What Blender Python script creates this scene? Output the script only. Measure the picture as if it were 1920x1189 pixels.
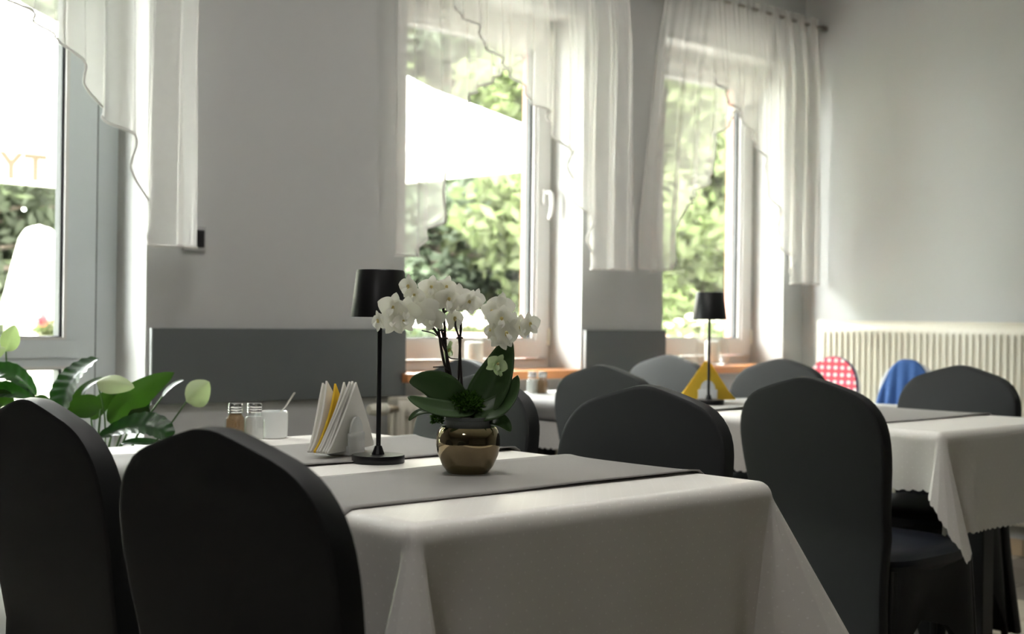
import bpy, bmesh, math, random
import numpy as np
from mathutils import Vector, Matrix, noise
random.seed(7)
PI = math.pi
scene = bpy.context.scene
for o in list(bpy.data.objects):
    bpy.data.objects.remove(o, do_unlink=True)
COL = scene.collection

# ------------------------------------------------------------------ camera
cam_d = bpy.data.cameras.new('camera')
cam = bpy.data.objects.new('camera', cam_d)
COL.objects.link(cam)
AZ, ROLL, PITCH = math.radians(47.7), math.radians(0.72), math.radians(0.09)
r0 = Vector((math.sin(AZ), -math.cos(AZ), 0))
fw = Vector((math.cos(AZ) * math.cos(PITCH), math.sin(AZ) * math.cos(PITCH), math.sin(PITCH)))
u0 = r0.cross(fw)
rt = r0 * math.cos(ROLL) + u0 * math.sin(ROLL)
up = u0 * math.cos(ROLL) - r0 * math.sin(ROLL)
m = Matrix((rt, up, -fw)).transposed().to_4x4()
m.translation = (0, 0, 1.045)
cam.matrix_world = m
cam_d.sensor_width = 36
cam_d.lens = 2450 / 1920 * 36
cam_d.clip_start = 0.05
cam_d.clip_end = 200
cam_d.dof.use_dof = True
cam_d.dof.focus_distance = 2.42
cam_d.dof.aperture_fstop = 4.4
scene.camera = cam

# ------------------------------------------------------------------ sky, sun, exposure
w = bpy.data.worlds.new('sky')
scene.world = w
w.use_nodes = True
bg = w.node_tree.nodes['Background']
bg.inputs[0].default_value = (0.97, 1.0, 1.0, 1)
bg.inputs[1].default_value = 32.0
sun_d = bpy.data.lights.new('sun', 'SUN')
sun_d.energy = 14.0
sun_d.angle = math.radians(6)
sun_d.color = (1.0, 0.95, 0.84)
sun = bpy.data.objects.new('sun', sun_d)
COL.objects.link(sun)
sun.rotation_euler = Vector((0.25, 0.62, -0.95)).to_track_quat('-Z', 'Y').to_euler()
scene.view_settings.view_transform = 'Standard'
scene.view_settings.look = 'None'
scene.view_settings.gamma = 1
scene.view_settings.use_curve_mapping = False
scene.view_settings.exposure = 1.22
scene.cycles.max_bounces = 12
scene.cycles.diffuse_bounces = 7
scene.cycles.transparent_max_bounces = 24
scene.cycles.caustics_reflective = False
scene.cycles.caustics_refractive = False


def portal(x0, x1, z0, z1, y):
    d = bpy.data.lights.new('window_portal', 'AREA')
    d.shape = 'RECTANGLE'
    d.size, d.size_y = x1 - x0, z1 - z0
    d.cycles.is_portal = True
    o = bpy.data.objects.new('window_portal', d)
    COL.objects.link(o)
    o.location = ((x0 + x1) / 2, y, (z0 + z1) / 2)
    o.rotation_euler = Vector((0, -1, 0)).to_track_quat('-Z', 'Z').to_euler()


# ------------------------------------------------------------------ materials
MATS = {}


def nodes_of(name):
    mt = bpy.data.materials.new(name)
    mt.use_nodes = True
    MATS[name] = mt
    nt = mt.node_tree
    return mt, nt, nt.nodes['Principled BSDF'], nt.nodes['Material Output']


def M(name, col, rough=0.6, metal=0.0, spec=0.5, var=0.0, vs=8.0, bump=0.0, bs=200.0, sheen=0.0, coat=0.0, trans=0.0, subs=0.0, stretch=None):
    mt, nt, p, out = nodes_of(name)
    p.inputs['Base Color'].default_value = (*col, 1)
    p.inputs['Roughness'].default_value = rough
    p.inputs['Metallic'].default_value = metal
    p.inputs['Specular IOR Level'].default_value = spec
    p.inputs['Sheen Weight'].default_value = sheen
    p.inputs['Coat Weight'].default_value = coat
    p.inputs['Transmission Weight'].default_value = trans
    tc = nt.nodes.new('ShaderNodeTexCoord')
    src = tc.outputs['Object']
    if stretch:
        mp = nt.nodes.new('ShaderNodeMapping')
        mp.inputs['Scale'].default_value = stretch
        nt.links.new(src, mp.inputs['Vector'])
        src = mp.outputs['Vector']
    if var:
        n = nt.nodes.new('ShaderNodeTexNoise')
        n.inputs['Scale'].default_value = vs
        n.inputs['Detail'].default_value = 4
        nt.links.new(src, n.inputs['Vector'])
        mx = nt.nodes.new('ShaderNodeMix')
        mx.data_type = 'RGBA'
        mx.inputs['A'].default_value = (*[c * (1 - var) for c in col], 1)
        mx.inputs['B'].default_value = (*[min(1, c * (1 + var)) for c in col], 1)
        nt.links.new(n.outputs['Fac'], mx.inputs['Factor'])
        nt.links.new(mx.outputs['Result'], p.inputs['Base Color'])
    if bump:
        n = nt.nodes.new('ShaderNodeTexNoise')
        n.inputs['Scale'].default_value = bs
        n.inputs['Detail'].default_value = 3
        nt.links.new(src, n.inputs['Vector'])
        b = nt.nodes.new('ShaderNodeBump')
        b.inputs['Strength'].default_value = bump
        b.inputs['Distance'].default_value = 0.002
        nt.links.new(n.outputs['Fac'], b.inputs['Height'])
        nt.links.new(b.outputs['Normal'], p.inputs['Normal'])
    return mt


def M_glass(name, tint=(1, 1, 1), ior=1.45, extra=0.0):
    mt, nt, p, out = nodes_of(name)
    nt.nodes.remove(p)
    t = nt.nodes.new('ShaderNodeBsdfTransparent')
    t.inputs[0].default_value = (*tint, 1)
    g = nt.nodes.new('ShaderNodeBsdfGlossy')
    g.inputs['Roughness'].default_value = 0.02
    f = nt.nodes.new('ShaderNodeFresnel')
    geo = nt.nodes.new('ShaderNodeNewGeometry')
    io = nt.nodes.new('ShaderNodeMix')
    io.data_type = 'FLOAT'
    io.inputs['A'].default_value = ior
    io.inputs['B'].default_value = 1 / ior
    nt.links.new(geo.outputs['Backfacing'], io.inputs['Factor'])
    nt.links.new(io.outputs['Result'], f.inputs[0])
    a = nt.nodes.new('ShaderNodeMath')
    a.operation = 'ADD'
    a.inputs[1].default_value = extra
    nt.links.new(f.outputs[0], a.inputs[0])
    mx = nt.nodes.new('ShaderNodeMixShader')
    nt.links.new(a.outputs[0], mx.inputs[0])
    nt.links.new(t.outputs[0], mx.inputs[1])
    nt.links.new(g.outputs[0], mx.inputs[2])
    nt.links.new(mx.outputs[0], out.inputs[0])
    return mt


def M_thin(name, col, tcol, through, opacity=1.0, rough=0.5, gloss=0.0, weave=0.0, vein=None):
    """thin sheet: diffuse + translucent, optionally see-through"""
    mt, nt, p, out = nodes_of(name)
    nt.nodes.remove(p)
    d = nt.nodes.new('ShaderNodeBsdfDiffuse')
    d.inputs[0].default_value = (*col, 1)
    t = nt.nodes.new('ShaderNodeBsdfTranslucent')
    t.inputs[0].default_value = (*tcol, 1)
    if vein:
        tc = nt.nodes.new('ShaderNodeTexCoord')
        n = nt.nodes.new('ShaderNodeTexNoise')
        n.inputs['Scale'].default_value = vein[1]
        n.inputs['Detail'].default_value = 4
        nt.links.new(tc.outputs['Object'], n.inputs['Vector'])
        for s, c in ((d, col), (t, tcol)):
            mc = nt.nodes.new('ShaderNodeMix')
            mc.data_type = 'RGBA'
            mc.inputs['A'].default_value = (*[x * (1 - vein[0]) for x in c], 1)
            mc.inputs['B'].default_value = (*[min(1, x * (1 + vein[0])) for x in c], 1)
            nt.links.new(n.outputs['Fac'], mc.inputs['Factor'])
            nt.links.new(mc.outputs['Result'], s.inputs[0])
    mx = nt.nodes.new('ShaderNodeMixShader')
    mx.inputs[0].default_value = through
    nt.links.new(d.outputs[0], mx.inputs[1])
    nt.links.new(t.outputs[0], mx.inputs[2])
    last = mx
    if gloss:
        g = nt.nodes.new('ShaderNodeBsdfGlossy')
        g.inputs['Roughness'].default_value = rough
        lw = nt.nodes.new('ShaderNodeFresnel')
        ge = nt.nodes.new('ShaderNodeNewGeometry')
        io = nt.nodes.new('ShaderNodeMix')
        io.data_type = 'FLOAT'
        io.inputs['A'].default_value = 1.4
        io.inputs['B'].default_value = 1 / 1.4
        nt.links.new(ge.outputs['Backfacing'], io.inputs['Factor'])
        nt.links.new(io.outputs['Result'], lw.inputs[0])
        mm = nt.nodes.new('ShaderNodeMath')
        mm.operation = 'MULTIPLY'
        mm.inputs[1].default_value = gloss
        nt.links.new(lw.outputs[0], mm.inputs[0])
        m2 = nt.nodes.new('ShaderNodeMixShader')
        nt.links.new(mm.outputs[0], m2.inputs[0])
        nt.links.new(last.outputs[0], m2.inputs[1])
        nt.links.new(g.outputs[0], m2.inputs[2])
        last = m2
    if opacity < 1:
        tr = nt.nodes.new('ShaderNodeBsdfTransparent')
        m3 = nt.nodes.new('ShaderNodeMixShader')
        m3.inputs[0].default_value = opacity
        nt.links.new(tr.outputs[0], m3.inputs[1])
        nt.links.new(last.outputs[0], m3.inputs[2])
        last = m3
    nt.links.new(last.outputs[0], out.inputs[0])
    return mt


M('wall_paint', (0.44, 0.445, 0.44), 0.85, var=0.015, vs=3, bump=0.12, bs=250)
M('ceiling_paint', (0.88, 0.88, 0.86), 0.9, var=0.01)
M('reveal_paint', (0.46, 0.46, 0.445), 0.8, var=0.01, bump=0.1, bs=200)
M('panel_grey', (0.105, 0.115, 0.115), 0.55, var=0.05, vs=6, bump=0.05, bs=300)
M('panel_edge', (0.45, 0.47, 0.47), 0.5, var=0.02)
M('pvc_white', (0.6, 0.59, 0.575), 0.35, var=0.01)
M('pvc_grey', (0.56, 0.6, 0.62), 0.4, var=0.015)
M('gasket_black', (0.015, 0.015, 0.017), 0.5, var=0.1)
M('brick_red', (0.52, 0.2, 0.15), 0.7, var=0.08, vs=20)
M('wood_sill', (0.5, 0.21, 0.075), 0.35, var=0.18, vs=6, stretch=(1, 12, 12), coat=0.2)
M('rod_metal', (0.28, 0.26, 0.23), 0.35, metal=0.9, var=0.05)
M('rad_cream', (0.64, 0.61, 0.52), 0.35, var=0.015)
M('valve_cream', (0.68, 0.67, 0.58), 0.4, var=0.03)
M('valve_brass', (0.42, 0.36, 0.28), 0.35, metal=0.8, var=0.1)
M('switch_grey', (0.33, 0.33, 0.33), 0.4, var=0.02)
M('switch_black', (0.012, 0.012, 0.013), 0.3, var=0.05)
M('spandex', (0.025, 0.026, 0.027), 0.5, spec=0.14, var=0.06, vs=5, bump=0.05, bs=900)
M('spandex_seat', (0.013, 0.016, 0.026), 0.4, spec=0.35, var=0.08, vs=5, bump=0.04, bs=900)
M('black_metal', (0.012, 0.012, 0.013), 0.45, var=0.05)
M('lamp_black', (0.008, 0.008, 0.009), 0.36, spec=0.3, var=0.05)
M('lamp_inner', (0.8, 0.78, 0.7), 0.5, var=0.01)
M('runner_grey', (0.26, 0.25, 0.24), 0.7, var=0.08, vs=300, bump=0.25, bs=700, sheen=0.1)
M('wood_table', (0.3, 0.17, 0.08), 0.5, var=0.2, vs=5, stretch=(10, 1, 10))
M('gold', (0.31, 0.245, 0.15), 0.07, metal=1.0, var=0.03, vs=3)
M('gold_inner', (0.12, 0.1, 0.07), 0.4, var=0.05)
M('nursery_pot', (0.1, 0.11, 0.105), 0.45, var=0.04)
M('soil', (0.03, 0.022, 0.015), 0.95, var=0.5, vs=60, bump=1, bs=90)
M_thin('moss', (0.05, 0.12, 0.02), (0.06, 0.15, 0.02), 0.3, vein=(0.4, 60))
M('stem_dark', (0.028, 0.02, 0.018), 0.5, var=0.2, vs=30)
M_thin('petal_white', (0.94, 0.94, 0.90), (0.92, 0.92, 0.82), 0.42, rough=0.5, gloss=0.15, vein=(0.04, 60))
M_thin('petal_green', (0.62, 0.75, 0.5), (0.6, 0.75, 0.4), 0.42, rough=0.5, gloss=0.15, vein=(0.06, 60))
M('lip_yellow', (0.72, 0.6, 0.26), 0.5, var=0.25, vs=200)
M_thin('orchid_leaf', (0.065, 0.12, 0.045), (0.06, 0.16, 0.02), 0.3, rough=0.3, gloss=0.9, vein=(0.15, 20))
M_thin('lily_leaf', (0.012, 0.04, 0.012), (0.015, 0.075, 0.005), 0.35, rough=0.3, gloss=1.0, vein=(0.2, 25))
M_thin('lily_leaf_light', (0.02, 0.045, 0.01), (0.022, 0.065, 0.005), 0.45, rough=0.35, gloss=0.8, vein=(0.15, 25))
M_thin('spathe', (0.5, 0.56, 0.38), (0.3, 0.42, 0.14), 0.4, rough=0.4, gloss=0.3, vein=(0.12, 30))
M('spadix', (0.75, 0.72, 0.5), 0.7, var=0.15, vs=200)
M('stem_green', (0.06, 0.14, 0.035), 0.45, var=0.15, vs=30)
M('planter_grey', (0.22, 0.22, 0.22), 0.5, var=0.05)
M('porcelain', (0.82, 0.84, 0.84), 0.12, var=0.01, coat=0.3)
M_thin('napkin_white', (0.9, 0.89, 0.86), (0.8, 0.78, 0.72), 0.3, vein=(0.02, 80))
M_thin('napkin_yellow', (0.85, 0.62, 0.08), (0.85, 0.6, 0.06), 0.35, vein=(0.05, 80))
M_glass('jar_glass', (0.93, 0.95, 0.94), 1.5, 0.06)
M('lid_steel', (0.7, 0.7, 0.7), 0.2, metal=1.0, var=0.05)
M('salt', (0.88, 0.88, 0.87), 0.9, var=0.03, vs=200)
M('pepper', (0.33, 0.2, 0.1), 0.9, var=0.4, vs=300)
M('steel_spoon', (0.85, 0.83, 0.78), 0.35, metal=0.35, var=0.03)
M('candle_wax', (0.9, 0.89, 0.82), 0.5, var=0.02)
M('plastic_white', (0.82, 0.82, 0.8), 0.35, var=0.01)
M('cloth_blue', (0.03, 0.09, 0.27), 0.85, var=0.12, vs=60, bump=0.4, bs=300)
M('pad_edge', (0.04, 0.05, 0.15), 0.8, var=0.1)
M_thin('umbrella_cloth', (0.6, 0.57, 0.5), (0.4, 0.38, 0.32), 0.4, vein=(0.02, 10))
M('umbrella_print', (0.07, 0.05, 0.033), 0.8, var=0.05)
M('alu', (0.6, 0.6, 0.58), 0.4, metal=0.6, var=0.05)
M('rail_cream', (0.78, 0.7, 0.6), 0.5, var=0.05, vs=20)
M('rail_grey', (0.3, 0.28, 0.26), 0.5, var=0.05, vs=20)
M('planter_terra', (0.45, 0.25, 0.2), 0.8, var=0.1, vs=20)
M('geranium_red', (0.65, 0.02, 0.03), 0.7, var=0.3, vs=60)
M('blossom_cream', (0.8, 0.78, 0.62), 0.8, var=0.1, vs=60)
M_thin('leaf_pine', (0.0658, 0.0770, 0.0549), (0.0853, 0.1118, 0.0640), 0.55, vein=(0.3, 1.0))
M_thin('leaf_light', (0.0629, 0.0704, 0.0377), (0.0915, 0.1173, 0.0440), 0.55, vein=(0.3, 1.0))
M_thin('leaf_mid', (0.0704, 0.0769, 0.0539), (0.0953, 0.1141, 0.0618), 0.55, vein=(0.3, 1.0))
M('bark', (0.13, 0.1, 0.075), 0.9, var=0.3, vs=12)
M('branch_pale', (0.3, 0.23, 0.16), 0.9, var=0.25, vs=12)
M('terrace_stone', (0.3, 0.29, 0.27), 0.85, var=0.1, vs=3)
M('lawn_green', (0.07, 0.12, 0.03), 0.95, var=0.4, vs=2)
M('grout', (0.3, 0.27, 0.23), 0.9, var=0.1, vs=30)
M('tile_cream', (0.36, 0.32, 0.255), 0.3, var=0.1, vs=7)
M('tile_brown', (0.1, 0.085, 0.075), 0.3, var=0.12, vs=7)
M('skirting_tile', (0.42, 0.31, 0.2), 0.35, var=0.1, vs=9)


def mat_cloth():
    """white damask with tiny woven dots; UV holds the flat cloth in metres"""
    mt, nt, p, out = nodes_of('tablecloth_white')
    p.inputs['Roughness'].default_value = 0.4
    p.inputs['Specular IOR Level'].default_value = 0.7
    uv = nt.nodes.new('ShaderNodeUVMap')
    facs = []
    for off in (0.0, 0.5):
        mp = nt.nodes.new('ShaderNodeMapping')
        mp.inputs['Scale'].default_value = (1 / 0.028, 1 / 0.028, 1)
        mp.inputs['Location'].default_value = (off, off, 0)
        nt.links.new(uv.outputs[0], mp.inputs['Vector'])
        fr = nt.nodes.new('ShaderNodeVectorMath')
        fr.operation = 'FRACTION'
        nt.links.new(mp.outputs[0], fr.inputs[0])
        di = nt.nodes.new('ShaderNodeVectorMath')
        di.operation = 'DISTANCE'
        di.inputs[1].default_value = (0.5, 0.5, 0)
        nt.links.new(fr.outputs[0], di.inputs[0])
        lt = nt.nodes.new('ShaderNodeMath')
        lt.operation = 'LESS_THAN'
        lt.inputs[1].default_value = 0.055
        nt.links.new(di.outputs['Value'], lt.inputs[0])
        facs.append(lt)
    ad = nt.nodes.new('ShaderNodeMath')
    ad.operation = 'MAXIMUM'
    nt.links.new(facs[0].outputs[0], ad.inputs[0])
    nt.links.new(facs[1].outputs[0], ad.inputs[1])
    mx = nt.nodes.new('ShaderNodeMix')
    mx.data_type = 'RGBA'
    mx.inputs['A'].default_value = (0.86, 0.835, 0.80, 1)
    mx.inputs['B'].default_value = (0.98, 0.96, 0.93, 1)
    nt.links.new(ad.outputs[0], mx.inputs['Factor'])
    nt.links.new(mx.outputs['Result'], p.inputs['Base Color'])
    n = nt.nodes.new('ShaderNodeTexNoise')
    n.inputs['Scale'].default_value = 900
    b = nt.nodes.new('ShaderNodeBump')
    b.inputs['Strength'].default_value = 0.06
    b.inputs['Distance'].default_value = 0.001
    nt.links.new(n.outputs['Fac'], b.inputs['Height'])
    nt.links.new(b.outputs['Normal'], p.inputs['Normal'])


mat_cloth()


def mat_polka():
    mt, nt, p, out = nodes_of('pad_pink')
    p.inputs['Roughness'].default_value = 0.8
    tc = nt.nodes.new('ShaderNodeTexCoord')
    prev = (0.78, 0.09, 0.12, 1)
    prev_out = None
    for off, r, c in (((0, 0, 0), 0.27, (0.92, 0.8, 0.78, 1)), ((0.5, 0.0, 0), 0.15, (0.1, 0.07, 0.25, 1))):
        mp = nt.nodes.new('ShaderNodeMapping')
        mp.inputs['Scale'].default_value = (0, 1 / 0.034, 1 / 0.034)
        mp.inputs['Location'].default_value = (0.5, off[0], off[1])
        nt.links.new(tc.outputs['Object'], mp.inputs['Vector'])
        fr = nt.nodes.new('ShaderNodeVectorMath')
        fr.operation = 'FRACTION'
        nt.links.new(mp.outputs[0], fr.inputs[0])
        di = nt.nodes.new('ShaderNodeVectorMath')
        di.operation = 'DISTANCE'
        di.inputs[1].default_value = (0.5, 0.5, 0.5)
        nt.links.new(fr.outputs[0], di.inputs[0])
        lt = nt.nodes.new('ShaderNodeMath')
        lt.operation = 'LESS_THAN'
        lt.inputs[1].default_value = r
        nt.links.new(di.outputs['Value'], lt.inputs[0])
        mx = nt.nodes.new('ShaderNodeMix')
        mx.data_type = 'RGBA'
        mx.inputs['A'].default_value = prev
        if prev_out:
            nt.links.new(prev_out, mx.inputs['A'])
        mx.inputs['B'].default_value = c
        nt.links.new(lt.outputs[0], mx.inputs['Factor'])
        prev_out = mx.outputs['Result']
    nt.links.new(prev_out, p.inputs['Base Color'])


mat_polka()
M_thin('sheer', (0.92, 0.91, 0.89), (0.6, 0.585, 0.555), 0.4, opacity=0.47, vein=(0.03, 40))
M_thin('hem_satin', (0.55, 0.54, 0.52), (0.1, 0.1, 0.1), 0.02, rough=0.3, gloss=0.3)
M_glass('pane_glass', (0.97, 0.985, 0.97), 1.45)
M_glass('lantern_glass', (0.95, 0.96, 0.95), 1.5, 0.08)


# ------------------------------------------------------------------ mesh helpers
class MB:
    def __init__(s):
        s.v, s.f, s.uv = [], [], None

    def add(s, vs, fs):
        n = len(s.v)
        s.v += [tuple(v) for v in vs]
        s.f += [tuple(i + n for i in f) for f in fs]
        return s

    def box(s, x0, x1, y0, y1, z0, z1):
        return s.add([(x0, y0, z0), (x1, y0, z0), (x1, y1, z0), (x0, y1, z0), (x0, y0, z1), (x1, y0, z1), (x1, y1, z1), (x0, y1, z1)],
                     [(0, 3, 2, 1), (4, 5, 6, 7), (0, 1, 5, 4), (1, 2, 6, 5), (2, 3, 7, 6), (3, 0, 4, 7)])

    def rbox(s, x0, x1, y0, y1, z0, z1, b=0.005, seg=2):
        bm = bmesh.new()
        bmesh.ops.create_cube(bm, size=1)
        for v in bm.verts:
            v.co = Vector(((x0 + x1) / 2 + v.co.x * (x1 - x0), (y0 + y1) / 2 + v.co.y * (y1 - y0), (z0 + z1) / 2 + v.co.z * (z1 - z0)))
        bmesh.ops.bevel(bm, geom=list(bm.edges), offset=b, segments=seg, affect='EDGES', profile=0.5)
        bm.verts.index_update()
        s.add([v.co[:] for v in bm.verts], [[v.index for v in f.verts] for f in bm.faces])
        bm.free()
        return s

    def lathe(s, prof, n=32, c=(0, 0, 0), cap0=True, cap1=True):
        vs, fs = [], []
        for r, z in prof:
            for k in range(n):
                a = 2 * PI * k / n
                vs.append((c[0] + r * math.cos(a), c[1] + r * math.sin(a), c[2] + z))
        for i in range(len(prof) - 1):
            for k in range(n):
                a, b = i * n + k, i * n + (k + 1) % n
                fs.append((a, b, b + n, a + n))
        if cap0:
            fs.append(tuple(reversed(range(n))))
        if cap1:
            fs.append(tuple(range((len(prof) - 1) * n, len(prof) * n)))
        return s.add(vs, fs)

    def tube(s, pts, rad, n=8, cap=True):
        pts = [Vector(p) for p in pts]
        if not isinstance(rad, (list, tuple)):
            rad = [rad] * len(pts)
        t0 = (pts[1] - pts[0]).normalized()
        a = Vector((0, 0, 1)) if abs(t0.z) < 0.9 else Vector((1, 0, 0))
        nrm = (a - t0 * a.dot(t0)).normalized()
        vs, fs = [], []
        for i, p in enumerate(pts):
            t = (pts[min(i + 1, len(pts) - 1)] - pts[max(i - 1, 0)]).normalized()
            nrm = (nrm - t * nrm.dot(t)).normalized()
            bn = t.cross(nrm)
            for k in range(n):
                an = 2 * PI * k / n
                vs.append(p + (nrm * math.cos(an) + bn * math.sin(an)) * rad[i])
        for i in range(len(pts) - 1):
            for k in range(n):
                a_, b_ = i * n + k, i * n + (k + 1) % n
                fs.append((a_, b_, b_ + n, a_ + n))
        if cap:
            fs.append(tuple(reversed(range(n))))
            fs.append(tuple(range((len(pts) - 1) * n, len(pts) * n)))
        return s.add(vs, fs)

    def grid(s, fn, nu, nv, closed_u=False):
        vs = [fn(i / (nu if closed_u else nu - 1), j / (nv - 1)) for j in range(nv) for i in range(nu)]
        fs = []
        for j in range(nv - 1):
            for i in range(nu if closed_u else nu - 1):
                a, b = j * nu + i, j * nu + (i + 1) % nu
                fs.append((a, b, b + nu, a + nu))
        return s.add(vs, fs)

    def mesh(s, name, mat, smooth=True):
        me = bpy.data.meshes.new(name)
        me.from_pydata(s.v, [], s.f)
        if s.uv:
            ul = me.uv_layers.new(name='UVMap')
            for lp in me.loops:
                ul.data[lp.index].uv = s.uv[lp.vertex_index]
        me.materials.append(MATS[mat])
        bm = bmesh.new()
        bm.from_mesh(me)
        bmesh.ops.recalc_face_normals(bm, faces=bm.faces)
        bm.to_mesh(me)
        bm.free()
        if smooth:
            me.polygons.foreach_set('use_smooth', [True] * len(me.polygons))
            me.set_sharp_from_angle(angle=math.radians(38))
        me.update()
        return me

    def build(s, name, mat, parent=None, smooth=True, loc=None, rz=0, label=None):
        return obj(name, s.mesh(name, mat, smooth), parent, loc, rz, label)


def obj(name, me, parent=None, loc=None, rz=0, label=None):
    o = bpy.data.objects.new(name, me)
    COL.objects.link(o)
    if parent:
        o.parent = parent
    if loc is not None:
        o.location = loc
    if rz:
        o.rotation_euler = (0, 0, rz)
    if label:
        o['label'] = label
    return o


def tag(o, label, cat, group=None, kind=None):
    if label:
        o['label'] = label
    if cat:
        o['category'] = cat
    if group:
        o['group'] = group
    if kind:
        o['kind'] = kind
    return o


def thing(name, label, cat, loc=(0, 0, 0), rz=0.0, group=None):
    o = bpy.data.objects.new(name, None)
    o.empty_display_size = 0.1
    COL.objects.link(o)
    o.location = loc
    o.rotation_euler = (0, 0, rz)
    return tag(o, label, cat, group)


def struct(o):
    o['kind'] = 'structure'
    return o


def copy_tree(o, parent=None):
    c = o.copy()
    COL.objects.link(c)
    c.parent = parent
    for ch in o.children:
        copy_tree(ch, c)
    return c


def bez(p0, p1, p2, t):
    return p0 * (1 - t) ** 2 + p1 * 2 * t * (1 - t) + p2 * t * t


# ------------------------------------------------------------------ room shell
YW, YF, YO = 4.015, 4.215, 4.345          # wall face, window frame face, outside face
XR, XL, YB, ZC = 5.697, -5.4, -7.0, 2.95
OPEN = [(0.62, 2.017, 0.0, 2.37), (3.085, 4.065, 0.83, 2.37), (4.59, 5.53, 0.83, 2.37)]

wb = MB()
xs = XL
for (a, b, z0, z1) in OPEN:
    wb.box(xs, a, YW, YO, -0.3, ZC)
    if z0 > 0:
        wb.box(a, b, YW, YO, -0.3, z0 - 0.035)
    wb.box(a, b, YW, YO, z1, ZC)
    xs = b
wb.box(xs, XR + 0.3, YW, YO, -0.3, ZC)
wall_back = struct(wb.build('wall_back', 'wall_paint', smooth=False))
# pale painted linings of the window recesses
for (a, b, z0, z1) in OPEN:
    t = 0.004
    q = MB().box(a, a + t, YW - 0.001, YF + 0.02, z0, z1).box(b - t, b, YW - 0.001, YF + 0.02, z0, z1).box(a, b, YW - 0.001, YF + 0.02, z1 - t, z1)
    q.build('window_recess_lining', 'reveal_paint', wall_back, smooth=False)
struct(MB().box(XR, XR + 0.3, YB - 0.3, YW, -0.3, ZC).build('wall_right', 'wall_paint', smooth=False))
struct(MB().box(XL - 0.3, XL, YB - 0.3, YO, -0.3, ZC).build('wall_left', 'wall_paint', smooth=False))
struct(MB().box(XL, XR, YB - 0.3, YB, -0.3, ZC).build('wall_front', 'wall_paint', smooth=False))
struct(MB().box(XL - 0.3, XR + 0.3, YB - 0.3, YO, ZC, ZC + 0.25).build('ceiling', 'ceiling_paint', smooth=False))
floor = struct(MB().box(XL, XR, YB, YO, -0.3, -0.006).build('floor', 'grout', smooth=False))
struct(MB().box(-7, 12, YO, YO + 1.15, 2.74, 2.92).build('sky_blocking_eave', 'ceiling_paint', smooth=False))  # unseen overhang, added to keep high sky light off the window reveals
# floor tiles: laid square, single tiles near the right wall, the rest joined
TS, TG = 0.30, 0.004
tile_mesh = {}
for c in ('tile_cream', 'tile_brown'):
    tile_mesh[c] = MB().rbox(0, TS - TG, 0, TS - TG, -0.007, 0.0, 0.0012, 1).mesh('floor_tile', c, False)
rest = {'tile_cream': MB(), 'tile_brown': MB()}
nx, ny = int((XR - XL) / TS) + 1, int((YW - YB) / TS) + 1
for i in range(nx):
    for j in range(ny):
        x, y = XR - (i + 1) * TS + TG / 2, 4.0 - (j + 1) * TS + TG / 2
        if x < XL or y < YB:
            continue
        c = 'tile_brown' if (i % 3 == 2 or j % 3 == 1) else 'tile_cream'
        if x > 2.3 and y > -0.1:
            obj('tile', tile_mesh[c], floor, (x, y, 0))
        else:
            rest[c].box(x, x + TS - TG, y, y + TS - TG, -0.007, 0.0)
for c in rest:
    rest[c].build('tile_field', c, floor, smooth=False)['kind'] = 'stuff'
bb = struct(MB().box(XR - 0.004, XR, YB, YW, 0, 0.075).build('baseboard_right', 'grout', smooth=False))
sk = MB().rbox(-0.010, 0, 0, TS - TG, 0.002, 0.078, 0.0015, 1).mesh('skirting_tile', 'skirting_tile', False)
for j in range(ny):
    y = 4.0 - (j + 1) * TS + TG / 2
    if y > YB:
        obj('tile', sk, bb, (XR - 0.003, y, 0))


# ------------------------------------------------------------------ windows
def rect_frame(mb, x0, x1, z0, z1, y0, y1, wl, wr, wb_, wt):
    mb.box(x0, x0 + wl, y0, y1, z0, z1)
    mb.box(x1 - wr, x1, y0, y1, z0, z1)
    mb.box(x0 + wl, x1 - wr, y0, y1, z0, z0 + wb_)
    mb.box(x0 + wl, x1 - wr, y0, y1, z1 - wt, z1)
    return mb


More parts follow.
